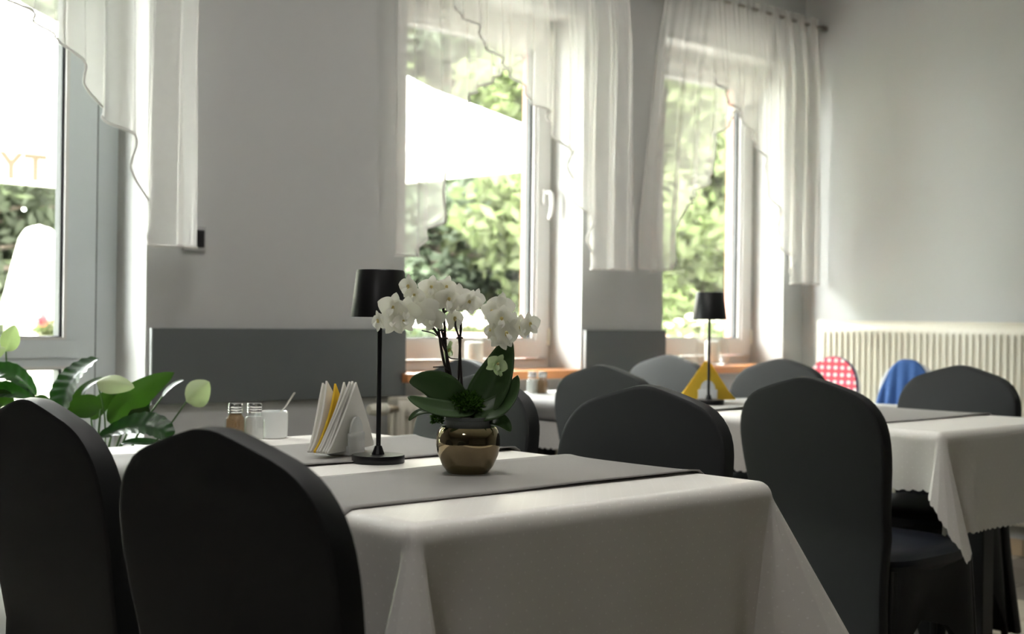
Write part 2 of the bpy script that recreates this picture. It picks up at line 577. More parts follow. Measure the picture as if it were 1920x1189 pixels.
def window(n, x0, x1, z0, z1, handle=True):
    W = struct(thing('window_%d' % n, None, None, (0, 0, 0)))
    rect_frame(MB(), x0, x1, z0, z1, YF, YF + 0.07, 0.035, 0.03, 0.042, 0.05).build('outer_frame', 'pvc_white', W, False)
    a, b, c, d = x0 + 0.028, x1 - 0.024, z0 + 0.046, z1 - 0.045
    s = rect_frame(MB(), a, b, c, d, YF - 0.012, YF + 0.05, 0.075, 0.072, 0.075, 0.072).build('sash', 'pvc_white', W, False)
    g0, g1, h0, h1 = a + 0.075, b - 0.072, c + 0.075, d - 0.072
    rect_frame(MB(), g0 - 0.001, g1 + 0.001, h0 - 0.001, h1 + 0.001, YF - 0.002, YF + 0.024, 0.017, 0.017, 0.012, 0.012).build('glazing_bead', 'pvc_white', W, False)
    rect_frame(MB(), g0 + 0.012, g1 - 0.012, h0 + 0.008, h1 - 0.008, YF + 0.012, YF + 0.04, 0.008, 0.016, 0.006, 0.006).build('gasket', 'gasket_black', W, False)
    MB().box(g0 + 0.01, g1 - 0.01, YF + 0.026, YF + 0.030, h0 + 0.006, h1 - 0.006).build('pane', 'pane_glass', W, False)
    # coloured outside reveal
    y2 = YF + 0.072 + (0.03 if n == 2 else 0.055)
    q = MB().box(x1 - (0.088 if n == 2 else 0.064), x1, YF + 0.0702, y2, z0, z1).box(x0, x0 + 0.06, YF + 0.0702, y2, z0, z1).box(x0 + 0.06, x1 - 0.06, YF + 0.0702, y2, z1 - 0.07, z1)
    q.build('outside_reveal', 'brick_red', W, False)
    MB().box(x0 - 0.04, x1 + 0.04, YF + 0.072, YO + 0.06, z0 - 0.04, z0 + 0.01).build('outside_sill', 'brick_red', W, False)
    if handle:
        hb = MB().rbox(b - 0.049, b - 0.021, YF - 0.026, YF - 0.010, 1.555, 1.625, 0.006, 2).build('handle', 'pvc_white', W)
        MB().tube([(b - 0.035, YF - 0.02, 1.607), (b - 0.035, YF - 0.05, 1.609), (b - 0.034, YF - 0.06, 1.60), (b - 0.031, YF - 0.062, 1.55), (b - 0.036, YF - 0.058, 1.505), (b - 0.043, YF - 0.054, 1.488)],
                  [0.008, 0.009, 0.0105, 0.0105, 0.010, 0.007], 10).build('lever', 'pvc_white', hb)
    for hz in (z0 + 0.10, z1 - 0.14):
        MB().lathe([(0.006, 0), (0.007, 0.004), (0.007, 0.07), (0.006, 0.075)], 10, (x1 - 0.022, YF - 0.016, hz)).build('hinge', 'valve_cream', W)
    sl = MB().rbox(x0 - 0.015, x1 + 0.03, YW - 0.055, YF + 0.01, z0 - 0.035, z0, 0.004, 2)
    sl.build('window_sill', 'wood_sill', W)
    return W


window(2, *OPEN[1])
window(3, *OPEN[2], handle=False)

# glazed terrace door, grey frame: one leaf beside a fixed light
D1 = struct(thing('door_1', None, None))
x0, x1, z0, z1 = OPEN[0]
rect_frame(MB(), x0, x1, 0, z1, YF + 0.016, YF + 0.09, 0.078, 0.081, 0.06, 0.078).build('outer_frame', 'pvc_grey', D1, False)
for (a, b, seamx) in ((x0 + 0.078, 1.18, 0), (1.18, x1 - 0.081, 1)):
    lf = MB()
    lf.box(a + 0.002, a + 0.104, YF + 0.004, YF + 0.075, 0.062, z1 - 0.08)
    lf.box(b - 0.106, b - 0.003, YF + 0.004, YF + 0.075, 0.062, z1 - 0.08)
    lf.box(a + 0.104, b - 0.106, YF + 0.004, YF + 0.075, 0.062, 0.19)
    lf.box(a + 0.104, b - 0.106, YF + 0.004, YF + 0.075, 0.868, 0.958)
    lf.box(a + 0.104, b - 0.106, YF + 0.004, YF + 0.075, z1 - 0.19, z1 - 0.08)
    lf = lf.build('door_leaf', 'pvc_grey', D1, False)
    # raised middle rail, with its seam lines
    MB().rbox(a + 0.075, b - 0.066, YF - 0.002, YF + 0.01, 0.897, 0.956, 0.001, 1).build('middle_rail', 'pvc_grey', lf, False)
    MB().box(b - 0.0035, b - 0.0005, YF + 0.003, YF + 0.012, 0.06, z1 - 0.08).build('seam', 'gasket_black', lf, False)
    for (p0, p1) in ((0.19, 0.868), (0.958, z1 - 0.19)):
        rect_frame(MB(), a + 0.103, b - 0.105, p0 - 0.001, p1 + 0.001, YF - 0.002, YF + 0.03, 0.012, 0.012, 0.009, 0.009).build('glazing_bead', 'pvc_white', lf, False)
        rect_frame(MB(), a + 0.112, b - 0.114, p0 + 0.006, p1 - 0.006, YF + 0.008, YF + 0.05, 0.010, 0.014, 0.006, 0.006).build('gasket', 'gasket_black', lf, False)
        MB().box(a + 0.114, b - 0.116, YF + 0.034, YF + 0.038, p0 + 0.004, p1 - 0.004).build('pane', 'pane_glass', lf, False)
for (a, b, c, d) in OPEN:
    portal(a + 0.02, b - 0.02, c + 0.02, d - 0.02, YO + 0.02)

# dark bumper boards on the window wall
for i, (a, b, lab) in enumerate(((2.026, 3.088, 'long dark grey wall board between terrace door and first window'), (4.073, 4.605, 'short dark grey wall board between the two windows'))):
    t = thing('wall_board', lab, 'wall board', (a, YW, 0.745), 0, 'dark grey wall boards')
    MB().rbox(0.004, b - a, -0.018, 0, 0, 0.255, 0.0012, 1).build('board_face', 'panel_grey', t, False)
    MB().rbox(0, 0.005, -0.0175, 0, 0.0, 0.256, 0.001, 1).build('edge_strip', 'panel_edge', t, False)

# light switch behind the curtain
t = thing('light_switch', 'grey light switch plate with black rocker beside the terrace door', 'light switch', (2.185, YW, 1.305))
MB().rbox(-0.043, 0.043, -0.010, 0, -0.043, 0.043, 0.003, 2).build('plate', 'switch_grey', t)
MB().rbox(-0.022, 0.036, -0.014, -0.008, -0.03, 0.03, 0.004, 2).build('rocker', 'switch_black', t)


# ------------------------------------------------------------------ unseen ceiling lamps, added for top fill light
def emitter(name, col, strength):
    mt, nt, p, out = nodes_of(name)
    p.inputs['Base Color'].default_value = (0.8, 0.8, 0.78, 1)
    p.inputs['Emission Color'].default_value = (*col, 1)
    p.inputs['Emission Strength'].default_value = strength
    tc = nt.nodes.new('ShaderNodeTexCoord')
    n = nt.nodes.new('ShaderNodeTexNoise')
    n.inputs['Scale'].default_value = 3
    nt.links.new(tc.outputs['Object'], n.inputs['Vector'])
    r = nt.nodes.new('ShaderNodeMapRange')
    r.inputs['To Min'].default_value = 0.3
    r.inputs['To Max'].default_value = 0.4
    nt.links.new(n.outputs['Fac'], r.inputs['Value'])
    nt.links.new(r.outputs['Result'], p.inputs['Roughness'])


emitter('fill_glow', (1.0, 0.97, 0.93), 14.0)
for (x, y, lab) in ((1.55, 1.65, 'added unseen ceiling lamp above the orchid end of the front table'), (1.60, 2.75, 'added unseen ceiling lamp above the window end of the front table'),
                    (3.60, 2.75, 'added unseen ceiling lamp above the rear table'), (-0.7, 0.5, 'added unseen fill lamp behind the two nearest chairs')):
    t = thing('added_fill_lamp', lab, 'added lamp', (x, y, ZC), 0, 'added fill lamps')  # added out of view; the last one brightens the nearest chair backs
    MB().lathe([(0.205, 0.0), (0.21, -0.01), (0.21, -0.045), (0.195, -0.05), (0.19, -0.042)], 40, cap0=False, cap1=False).build('housing', 'pvc_white', t)
    MB().lathe([(0.192, -0.045), (0.17, -0.062), (0.1, -0.072), (0.0, -0.075)], 40, cap0=False, cap1=False).build('diffuser', 'fill_glow', t)


# ------------------------------------------------------------------ radiators
def radiator(name, label, length, height, pitch, loc, rz, depth=0.10):
    """local: x along length, front face at y=-depth, z from 0"""
    t = thing(name, label, 'radiator', loc, rz)
    nf = int((length - 0.05) / pitch)
    x_st = (length - nf * pitch) / 2
    cols = [(0.0, 0), (x_st * 0.9, 0)]
    for k in range(nf):
        b = x_st + k * pitch
        cols += [(b + pitch * 0.12, 0), (b + pitch * 0.30, 1), (b + pitch * 0.62, 1), (b + pitch * 0.80, 0)]
    cols += [(length, 0)]
    rows = [(0, 0), (0.045, 0), (0.06, 1), (height - 0.062, 1), (height - 0.047, 0), (height, 0)]
    vs = [(x, -depth + 0.011 * d * e, z) for (z, e) in rows for (x, d) in cols]
    n = len(cols)
    fs = [(j * n + i, j * n + i + 1, (j + 1) * n + i + 1, (j + 1) * n + i) for j in range(len(rows) - 1) for i in range(n - 1)]
    f = MB().add(vs, fs)
    o = f.build('front_panel', 'rad_cream', t, True)
    sm = o.modifiers.new('thickness', 'SOLIDIFY')
    sm.thickness = 0.002
    MB().rbox(0, length, -0.04, -0.028, 0.01, height - 0.02, 0.003, 1).build('rear_panel', 'rad_cream', t, False)
    for s in (-1, 1):
        xa = -0.006 if s < 0 else length
        MB().rbox(xa, xa + 0.006, -depth - 0.002, -0.028, 0.015, height, 0.002, 1).build('side_cover', 'rad_cream', t, False)
    g = MB()
    g.rbox(-0.004, length + 0.004, -depth - 0.002, -depth + 0.012, height, height + 0.008, 0.002, 1)
    g.rbox(-0.004, length + 0.004, -0.04, -0.026, height, height + 0.008, 0.002, 1)
    k = 0.0
    while k < length:
        g.box(k, k + 0.004, -depth + 0.01, -0.038, height, height + 0.006)
        k += 0.02
    g.build('top_grille', 'rad_cream', t, False)
    for xx in (0.15, length - 0.15):
        MB().box(xx - 0.02, xx + 0.02, -0.028, 0.0, 0.08, height - 0.08).build('bracket', 'rad_cream', t, False)
    return t


# right wall: length runs along -Y, front faces -X
radiator('panel_radiator', 'tall cream panel radiator with vertical ribs on the right wall', 1.70, 0.90, 0.0333, (XR - 0.002, 3.85, 0.15), -PI / 2)
rs = radiator('panel_radiator', 'low cream radiator under the first window with thermostat knob', 0.95, 0.50, 0.0333, (3.0, YW, 0.235), 0, depth=0.09)
for k in range(3):
    MB().rbox(0.035 + k * 0.032, 0.055 + k * 0.032, -0.0935, -0.09, 0.43, 0.437, 0.0012, 1).build('vent_slot', 'valve_brass', rs, False)
vk = MB()
vk.lathe([(0.0, 0), (0.016, 0.0), (0.020, 0.006), (0.0235, 0.03), (0.0245, 0.055), (0.0215, 0.062), (0.0215, 0.066), (0.0235, 0.068), (0.0235, 0.08), (0.018, 0.086)], 20)
vk.v = [(-0.135 + z, y - 0.085, x + 0.467) for (x, y, z) in vk.v]
vk = vk.build('thermostat_knob', 'valve_cream', rs)
vb = MB().lathe([(0.013, 0), (0.016, 0.004), (0.016, 0.022), (0.012, 0.026), (0.012, 0.05)], 12)
vb.v = [(-0.052 + z, y - 0.085, x + 0.467) for (x, y, z) in vb.v]
vb.build('valve_nut', 'valve_brass', rs)
MB().tube([(-0.028, -0.085, 0.467), (-0.028, -0.085, 0.2), (-0.028, -0.085, -0.235)], 0.008, 10).build('pipe', 'rad_cream', rs)


# ------------------------------------------------------------------ curtains
def lerp(a, b, t):
    return a + (b - a) * t


def hem_at(tab, u):
    for (u0, z0), (u1, z1) in zip(tab[:-1], tab[1:]):
        if u <= u1:
            return lerp(z0, z1, (u - u0) / (u1 - u0))
    return tab[-1][1]


def curtain(label, x_long, x_short, hem, folds, y, seed, group, amp=0.026, ax=0.024, lean=0.0):
    ztop = 2.592
    rng = random.Random(seed)
    ph = rng.random() * 6
    sgn = 1 if x_short > x_long else -1
    NU, NV = folds * 14 + 1, 44
    wob = [rng.uniform(0.7, 1.25) for _ in range(folds + 2)]

    def P(u, v):
        zb = hem_at(hem, u)
        z = lerp(ztop, zb, v)
        d = min(1.0, (ztop - z) / 1.1)
        f = u * folds
        k = wob[min(int(f), folds)] * (1 - (f % 1)) + wob[min(int(f) + 1, folds)] * (f % 1)
        a = lerp(0.006, amp, d ** 0.7) * k
        th = 2 * PI * f + ph
        xx = lerp(x_long, x_short, u) + sgn * lerp(0.002, ax, d) * k * math.sin(2 * th + 0.6) + lean * d * (1 - u)
        yy = lerp(3.895 + (y - 3.895) * 0.2, y, min(1.0, d * 3)) + a * math.sin(th) + lerp(0.004, 0.0, d) * math.sin(9 * th)
        if v < 0.06:
            yy += 0.003 * math.sin(th * 7)
        return (xx, yy, z)
    mb = MB().grid(P, NU, NV)
    t = mb.build('sheer_curtain', 'sheer')
    tag(t, label, 'curtain', group)
    n = 260
    pts = [P(i / n, 1.0) for i in range(n + 1)]
    side = [P(0.0, v / 30) for v in range(31)]
    MB().tube(pts, 0.0042, 6).build('hem_trim', 'hem_satin', t)
    MB().tube(side, 0.003, 6).build('side_hem', 'hem_satin', t)
    return t


G = 'sheer white cross-over curtains'
# first window (middle of the picture)
curtain('sheer white curtain falling to the left of the first window', 2.975, 3.90,
        [(0, 1.28), (0.07, 1.282), (0.12, 1.35), (0.2, 1.42), (0.24, 1.6), (0.27, 1.76), (0.32, 1.86), (0.35, 1.91), (0.55, 2.03), (0.71, 2.12), (0.82, 2.21), (0.86, 2.4), (1, 2.5)], 7, 3.930, 3, G, lean=0.035)
curtain('sheer white curtain falling to the right of the first window', 4.195, 3.20,
        [(0, 1.265), (0.2, 1.262), (0.24, 1.37), (0.30, 1.52), (0.34, 1.62), (0.40, 1.74), (0.47, 1.85), (0.53, 1.90), (0.61, 1.945), (0.71, 2.03), (0.84, 2.12), (0.9, 2.185), (1, 2.24)], 8, 3.862, 5, G)
# second window
curtain('sheer white curtain falling to the left of the window by the corner', 4.49, 5.28,
        [(0, 1.28), (0.12, 1.268), (0.22, 1.30), (0.27, 1.42), (0.3, 1.58), (0.42, 1.66), (0.5, 1.74), (0.52, 1.9), (0.67, 2.04), (0.91, 2.15), (1, 2.3)], 7, 3.930, 11, G, lean=-0.13)
curtain('sheer white curtain falling to the right of the window by the corner', 5.625, 4.78,
        [(0, 1.24), (0.25, 1.24), (0.32, 1.36), (0.39, 1.46), (0.45, 1.6), (0.5, 1.7), (0.54, 1.80), (0.61, 1.89), (0.76, 2.01), (0.98, 2.15), (1, 2.2)], 8, 3.862, 13, G)
# terrace door
curtain('sheer white curtain falling to the right of the terrace door', 2.128, 1.00,
        [(0, 1.268), (0.13, 1.265), (0.16, 1.36), (0.20, 1.50), (0.24, 1.61), (0.32, 1.70), (0.37, 1.80), (0.42, 1.88), (0.50, 1.92), (0.56, 1.975), (0.75, 2.15), (1, 2.45)], 7, 3.862, 21, G, amp=0.03, ax=0.026)
curtain('sheer white curtain falling to the left of the terrace door', 0.48, 1.50,
        [(0, 1.268), (0.16, 1.265), (0.24, 1.42), (0.4, 1.74), (0.55, 2.04), (0.75, 2.2), (1, 2.45)], 7, 3.930, 22, G)
for i, (a, b, lab) in enumerate(((0.38, 2.25, 'dark metal curtain rod above the terrace door'), (2.88, 4.29, 'dark metal curtain rod above the first window'), (4.42, 5.694, 'dark metal curtain rod reaching the right wall'))):
    t = thing('curtain_rod', lab, 'curtain rod', (0, 3.895, 2.555), 0, 'dark metal curtain rods')
    MB().tube([(a, 0, 0), (b, 0, 0)], 0.011, 12).build('rod', 'rod_metal', t)
    for xx in (a, b - 0.022):
        MB().tube([(xx, 0, 0), (xx + 0.022, 0, 0)], 0.017, 14).build('end_cap', 'rod_metal', t)
    for xx in (a + 0.06, b - 0.10):
        MB().tube([(xx, 0, 0), (xx, 0.12, 0)], 0.007, 8).build('bracket', 'rod_metal', t)


# ------------------------------------------------------------------ tables, cloths, runners
ZT = 0.757


def table(label, x0, x1, y0, y1):
    t = thing('dining_table', label, 'table', ((x0 + x1) / 2, (y0 + y1) / 2, 0), 0)
    a, b = (x1 - x0) / 2 - 0.012, (y1 - y0) / 2 - 0.012
    MB().rbox(-a, a, -b, b, 0.718, 0.75, 0.012, 3).build('tabletop', 'wood_table', t)
    q = MB().box(-a + 0.08, a - 0.08, -b + 0.08, -b + 0.1, 0.65, 0.718).box(-a + 0.08, a - 0.08, b - 0.1, b - 0.08, 0.65, 0.718)
    q.box(-a + 0.08, -a + 0.1, -b + 0.1, b - 0.1, 0.65, 0.718).box(a - 0.1, a - 0.08, -b + 0.1, b - 0.1, 0.65, 0.718)
    q.build('apron', 'black_metal', t, False)
    for sy in (-1, 1):
        cy = sy * (b - 0.09)
        MB().rbox(-0.032, 0.032, cy - 0.032, cy + 0.032, 0.03, 0.718, 0.003, 1).build('leg', 'black_metal', t, False)
        MB().rbox(-0.24, 0.24, cy - 0.035, cy + 0.035, 0.0, 0.032, 0.006, 2).build('foot', 'black_metal', t, False)
    return t


def edge_profile(rho, r, flare):
    q = r * PI / 2
    if rho < q:
        an = rho / r
        return r * math.sin(an), -r * (1 - math.cos(an))
    e = rho - q
    return r + flare * e, -r - e * math.sqrt(max(0.05, 1 - flare * flare))


def tablecloth(label, x0, x1, y0, y1, drops, spread, seed):
    """drops: hang on (left,right,front,back); spread: how far each corner fold stands out (fl, fr, br, bl)"""
    cx, cy = (x0 + x1) / 2, (y0 + y1) / 2
    R = 0.028
    a, b = (x1 - x0) / 2 - R, (y1 - y0) / 2 - R
    dl, dr, df, db = drops
    rng = random.Random(seed)
    st = []   # (base xy, outward xy, drop, mode flare, uv fn)
    step = 0.007

    def side(p, q, n, drop):
        L = math.dist(p, q)
        k = max(2, int(L / step))
        p1, p2 = rng.uniform(0, 6), rng.uniform(0, 6)
        for i in range(k):
            t = i / k
            s = t * L
            edge = min(s, L - s) / 0.14
            rip = (0.05 + 0.035 * math.sin(s * 9 + p1) + 0.03 * math.sin(s * 21 + p2)) * min(1, edge) ** 1.0 + 0.0
            dip = -0.16 * math.exp(-((min(s, L - s) - 0.045) / 0.05) ** 2)
            st.append(((lerp(p[0], q[0], t), lerp(p[1], q[1], t)), n, drop, rip + dip, None))

    def corner(c, a0, d0, d1, sp):
        k = 96
        keys = [(0, 1.0, 0.0), (0.22, 0.95, 0.10), (0.42, 0.76, 0.185), (0.58, 0.42, 0.185), (0.73, 0.06, 0.11), (0.88, -0.11 / max(sp, 0.2), 0.02), (1.0, -0.05 / max(sp, 0.2), -0.05)]
        dg = (math.cos(a0 + PI / 4), math.sin(a0 + PI / 4))
        lt = (-dg[1], dg[0])
        for i in range(k):
            phi = i / k * PI / 2
            t = (phi - PI / 4) / (PI / 4)
            drop = min(d0 / max(1e-3, math.cos(phi)), d1 / max(1e-3, math.sin(phi))) * (1 + 0.10 * math.exp(-(t / 0.35) ** 2))
            u_ = abs(t)
            for (ta, oa, la), (tb, ob, lb) in zip(keys[:-1], keys[1:]):
                if u_ <= tb + 1e-9:
                    f = (u_ - ta) / (tb - ta)
                    f = f * f * (3 - 2 * f)
                    o_, l_ = lerp(oa, ob, f) * sp, math.copysign(1, t) * lerp(la, lb, f)
                    break
            st.append((c, (math.cos(phi + a0), math.sin(phi + a0)), drop, (dg[0] * o_ + lt[0] * l_, dg[1] * o_ + lt[1] * l_), phi + a0))

    # counter-clockwise from front-left: front side (y=-b) etc.
    side((-a, -b), (a, -b), (0, -1), df)
    corner((a, -b), -PI / 2, df, dr, spread[1])
    side((a, -b), (a, b), (1, 0), dr)
    corner((a, b), 0, dr, db, spread[2])
    side((a, b), (-a, b), (0, 1), db)
    corner((-a, b), PI / 2, db, dl, spread[3])
    side((-a, b), (-a, -b), (-1, 0), dl)
    corner((-a, -b), PI, dl, df, spread[0])
    n = len(st)
    rows = 30
    vs, uv, fs = [], [], []
    arc = 0.0
    prev = None
    for i, (p, o, drop, fl, ph) in enumerate(st):
        m_dir = (math.cos(ph), math.sin(ph)) if ph is not None else o
        e = (p[0] + m_dir[0] * drop, p[1] + m_dir[1] * drop)
        if prev:
            arc += math.dist(prev, e)
        prev = e
        dd = drop - 0.007 * (1 - abs(math.sin(arc * PI / 0.026)))
        for j in range(rows):
            rho = dd * (j / (rows - 1)) ** 1.25
            if isinstance(fl, tuple):
                h, z = edge_profile(min(rho, R * PI / 2), R, 0)
                e_ = max(0.0, rho - R * PI / 2)
                vs.append((p[0] + o[0] * h + fl[0] * e_, p[1] + o[1] * h + fl[1] * e_, z - e_ * math.sqrt(max(0.1, 1 - fl[0] ** 2 - fl[1] ** 2))))
            else:
                h, z = edge_profile(rho, R, fl)
                vs.append((p[0] + o[0] * h, p[1] + o[1] * h, z))
            uv.append((p[0] + m_dir[0] * rho, p[1] + m_dir[1] * rho))
    for i in range(n):
        k = (i + 1) % n
        for j in range(rows - 1):
            fs.append((i * rows + j, k * rows + j, k * rows + j + 1, i * rows + j + 1))
    mb = MB().add(vs, fs)
    mb.uv = uv
    # flat top
    base = len(mb.v)
    mb.add([(-a, -b, 0), (a, -b, 0), (a, b, 0), (-a, b, 0)], [(0, 1, 2, 3)])
    mb.uv += [(-a, -b), (a, -b), (a, b), (-a, b)]
    o = mb.build('tablecloth', 'tablecloth_white', None, True, (cx, cy, ZT))
    for e in o.data.attributes:
        if e.name == 'sharp_edge':
            o.data.attributes.remove(e)
            break
    tag(o, label, 'tablecloth')
    return o


def runner(label, x0, x1, y0, y1, hang, seed, group):
    rng = random.Random(seed)
    R = 0.031
    xa, xb = x0 + R, x1 - R
    L = xb - xa
    NU, NV = 60, 18
    waves = [(rng.uniform(3, 9), rng.uniform(0, 6), rng.uniform(0.4, 1)) for _ in range(3)]

    def P(u, v):
        s = lerp(-hang, L + hang, u)
        y = lerp(y0, y1, v)
        y += 0.004 * math.sin(s * 5 + seed) * (1 if v < 0.5 else 0.6)
        lift = 0.0
        for (f, p, am) in waves:
            lift += am * max(0, math.sin(s * f + p)) ** 2
        edge = math.exp(-(min(v, 1 - v) / 0.09))
        z = 0.0022 + 0.0045 * lift * edge
        if s < 0:
            h, dz = edge_profile(-s, R, 0.06)
            return (xa - h, y, z + dz)
        if s > L:
            h, dz = edge_profile(s - L, R, 0.06)
            return (xb + h, y, z + dz)
        return (xa + s, y, z)
    o = MB().grid(P, NU, NV).build('table_runner', 'runner_grey', None, True, (0, 0, ZT))
    sm = o.modifiers.new('thickness', 'SOLIDIFY')
    sm.thickness = 0.0022
    sm.offset = 1
    tag(o, label, 'table runner', group)


T1 = (1.115, 1.955, 1.425, 2.70)
T2 = (3.20, 3.97, 1.80, 3.84)
table('front table under a white cloth with gold orchid pot', *T1)
table('rear table under a white cloth with yellow napkins', *T2)
tablecloth('white dotted cloth draped over the front table', *T1, (0.26, 0.24, 0.33, 0.26), (0.34, 0.50, 0.4, 0.4), 2)
tablecloth('white cloth with scalloped hem draped over the rear table', *T2, (0.185, 0.24, 0.30, 0.22), (0.26, 0.4, 0.4, 0.4), 4)
RG = 'grey table runners'
runner('grey runner under the gold orchid pot on the front table', T1[0], T1[1], 1.595, 1.94, 0.09, 1, RG)
runner('grey runner under the white napkin holder on the front table', T1[0], T1[1], 2.11, 2.465, 0.09, 2, RG)
runner('grey runner nearest the camera on the rear table', T2[0], T2[1], 2.06, 2.43, 0.09, 3, RG)
runner('grey runner under the lamp on the rear table', T2[0], T2[1], 2.66, 3.02, 0.09, 4, RG)
runner('grey runner nearest the window on the rear table', T2[0], T2[1], 3.28, 3.64, 0.09, 5, RG)

# ------------------------------------------------------------------ chairs
LEAN, TH, HTOP = 0.17, 0.042, 0.906
HALF = [(0.0, 0.0), (0.014, -0.0006), (0.028, -0.0025), (0.045, -0.0066), (0.062, -0.011), (0.083, -0.0168), (0.105, -0.0232), (0.128, -0.030), (0.149, -0.038), (0.167, -0.048),
        (0.183, -0.0615), (0.196, -0.077), (0.206, -0.094), (0.213, -0.113), (0.217, -0.134), (0.219, -0.16), (0.2185, -0.19), (0.216, -0.225), (0.211, -0.265), (0.206, -0.305), (0.202, -0.35), (0.199, -0.40),
        (0.197, -0.44), (0.1965, -0.48), (0.197, -0.52), (0.199, -0.57), (0.203, -0.63), (0.209, -0.70), (0.216, -0.77), (0.222, -0.83), (0.225, -0.865)]


def back_x(z):
    """centre line of the cover: raked backrest above the seat, splayed rear legs below"""
    return -0.19 - LEAN * (z - 0.45) if z > 0.5 else -0.19 - LEAN * 0.05 + 0.10 * (z - 0.5)


def chair_proto(name, label):
    t = thing(name, label, 'chair', (0, 0, 0), 0, 'grey covered banquet chairs')
    # backrest: outline swept through its thickness
    half = [(y, HTOP + z) for y, z in HALF]
    outline = half + [(-y, z) for y, z in reversed(half[1:])]
    cz = 0.66
    rings = []

    def ring(ins, x):
        r = []
        for (y, z) in outline:
            l = math.hypot(y, z - cz)
            k = max(0.02, 1 - ins / max(l, 1e-4))
            yy, zz = y * k, cz + (z - cz) * k
            r.append((x + back_x(zz), yy, zz))
        return r
    h = TH / 2
    spec = [(0.10, -h - 0.0018), (0.04, -h - 0.0006), (0.010, -h), (0.004, -h + 0.0008), (0.001, -h + 0.003), (-0.0015, 0.0), (0.001, h - 0.003), (0.004, h - 0.0008), (0.010, h), (0.04, h + 0.001), (0.10, h + 0.004)]
    for ins, x in spec:
        rings.append(ring(ins, x))
    n = len(outline)
    vs = [p for r in rings for p in r]
    fs = []
    for i in range(len(rings) - 1):
        for k in range(n):
            a, b = i * n + k, i * n + (k + 1) % n
            fs.append((a, b, b + n, a + n))
    for b0 in (0, (len(rings) - 1) * n):          # close both faces with cross strips
        fs.append((b0, b0 + 1, b0 + n - 1))
        for k in range(1, n // 2):
            fs.append((b0 + k, b0 + k + 1, b0 + n - k - 1, b0 + n - k) if k + 1 < n - k - 1 else (b0 + k, b0 + k + 1, b0 + n - k))
    bk = MB().add(vs, fs)
    bk.build('backrest', 'spandex', t)
    # seat cushion
    def S(u, v):
        an = 2 * PI * u
        prof = [(0.0, 0.478), (0.4, 0.477), (0.75, 0.472), (0.93, 0.462), (1.0, 0.445), (1.0, 0.425), (0.97, 0.41)]
        f = v * (len(prof) - 1)
        i = min(int(f), len(prof) - 2)
        k, z = lerp(prof[i][0], prof[i + 1][0], f - i), lerp(prof[i][1], prof[i + 1][1], f - i)
        c, s_ = math.cos(an), math.sin(an)
        e = 0.42
        x = math.copysign(abs(c) ** e, c) * 0.215 * k
        y = math.copysign(abs(s_) ** e, s_) * 0.212 * k
        return (x + 0.03, y, z)
    MB().grid(S, 64, 13, closed_u=True).build('seat', 'spandex_seat', t)
    # stretched skirt down to the feet, arched between the legs
    def K(u, v):
        an = 2 * PI * u
        c, s_ = math.cos(an), math.sin(an)
        e = 0.3
        bx, by = math.copysign(abs(c) ** e, c), math.copysign(abs(s_) ** e, s_)
        corner = min(1, abs(math.sin(2 * an))) ** 0.35
        zb = lerp(0.27, 0.006, corner ** 3)
        z = lerp(0.432, zb, v)
        d = (0.432 - z) / 0.43
        pull = 1 - (1 - corner) * 0.22 * v
        x = (bx * (0.212 + 0.03 * d) * pull) + 0.03
        y = by * (0.210 + 0.015 * d) * pull
        if x < 0.03:
            x -= 0.035 * d
        return (x, y, z)
    MB().grid(K, 128, 14, closed_u=True).build('skirt', 'spandex', t)
    for sx, sy in ((1, 1), (1, -1), (-1, 1), (-1, -1)):
        xb = 0.03 + sx * 0.2 - (0.035 if sx < 0 else -0.02)
        MB().tube([(0.03 + sx * 0.185, sy * 0.185, 0.42), (xb, sy * 0.20, 0.0)], [0.014, 0.011], 8).build('leg', 'black_metal', t)
    return t


CH = [  # apex x, y, facing angle, label
    (0.82, 1.445, 0.12, 'nearest grey chair turned away, left of the front table'),
    (0.86, 2.10, 0.06, 'grey chair turned away, cut off by the left picture edge'),
    (2.12, 1.885, PI + 0.11, 'grey chair facing the front table, right of the orchid pot'),
    (2.14, 2.46, PI + 0.0, 'grey chair facing the front table, half hidden behind the orchid leaves'),
    (2.82, 1.97, 0.0, 'near-black tall chair turned away, pulled out from the rear table'),
    (2.93, 2.80, 0.0, 'dark chair turned away at the rear table, below the wall board'),
    (2.90, 3.42, 0.0, 'dark chair turned away nearest the first window, behind the orchid stems'),
    (4.12, 2.255, PI, 'grey chair facing the camera in front of the tall radiator'),
    (4.13, 3.00, PI, 'grey chair facing the rear table beside the pink high chair'),
    (4.10, 3.535, PI, 'pale-lit grey chair behind the yellow napkins'),
]
proto = None
for (ax_, ay_, an, lab) in CH:
    if proto is None:
        proto = c = chair_proto('banquet_chair', lab)
    else:
        c = copy_tree(proto)
    off = -0.19 - LEAN * (HTOP - 0.45)
    c.location = (ax_ - off * math.cos(an), ay_ - off * math.sin(an), 0)
    c.rotation_euler = (0, 0, an)
    c['label'] = lab


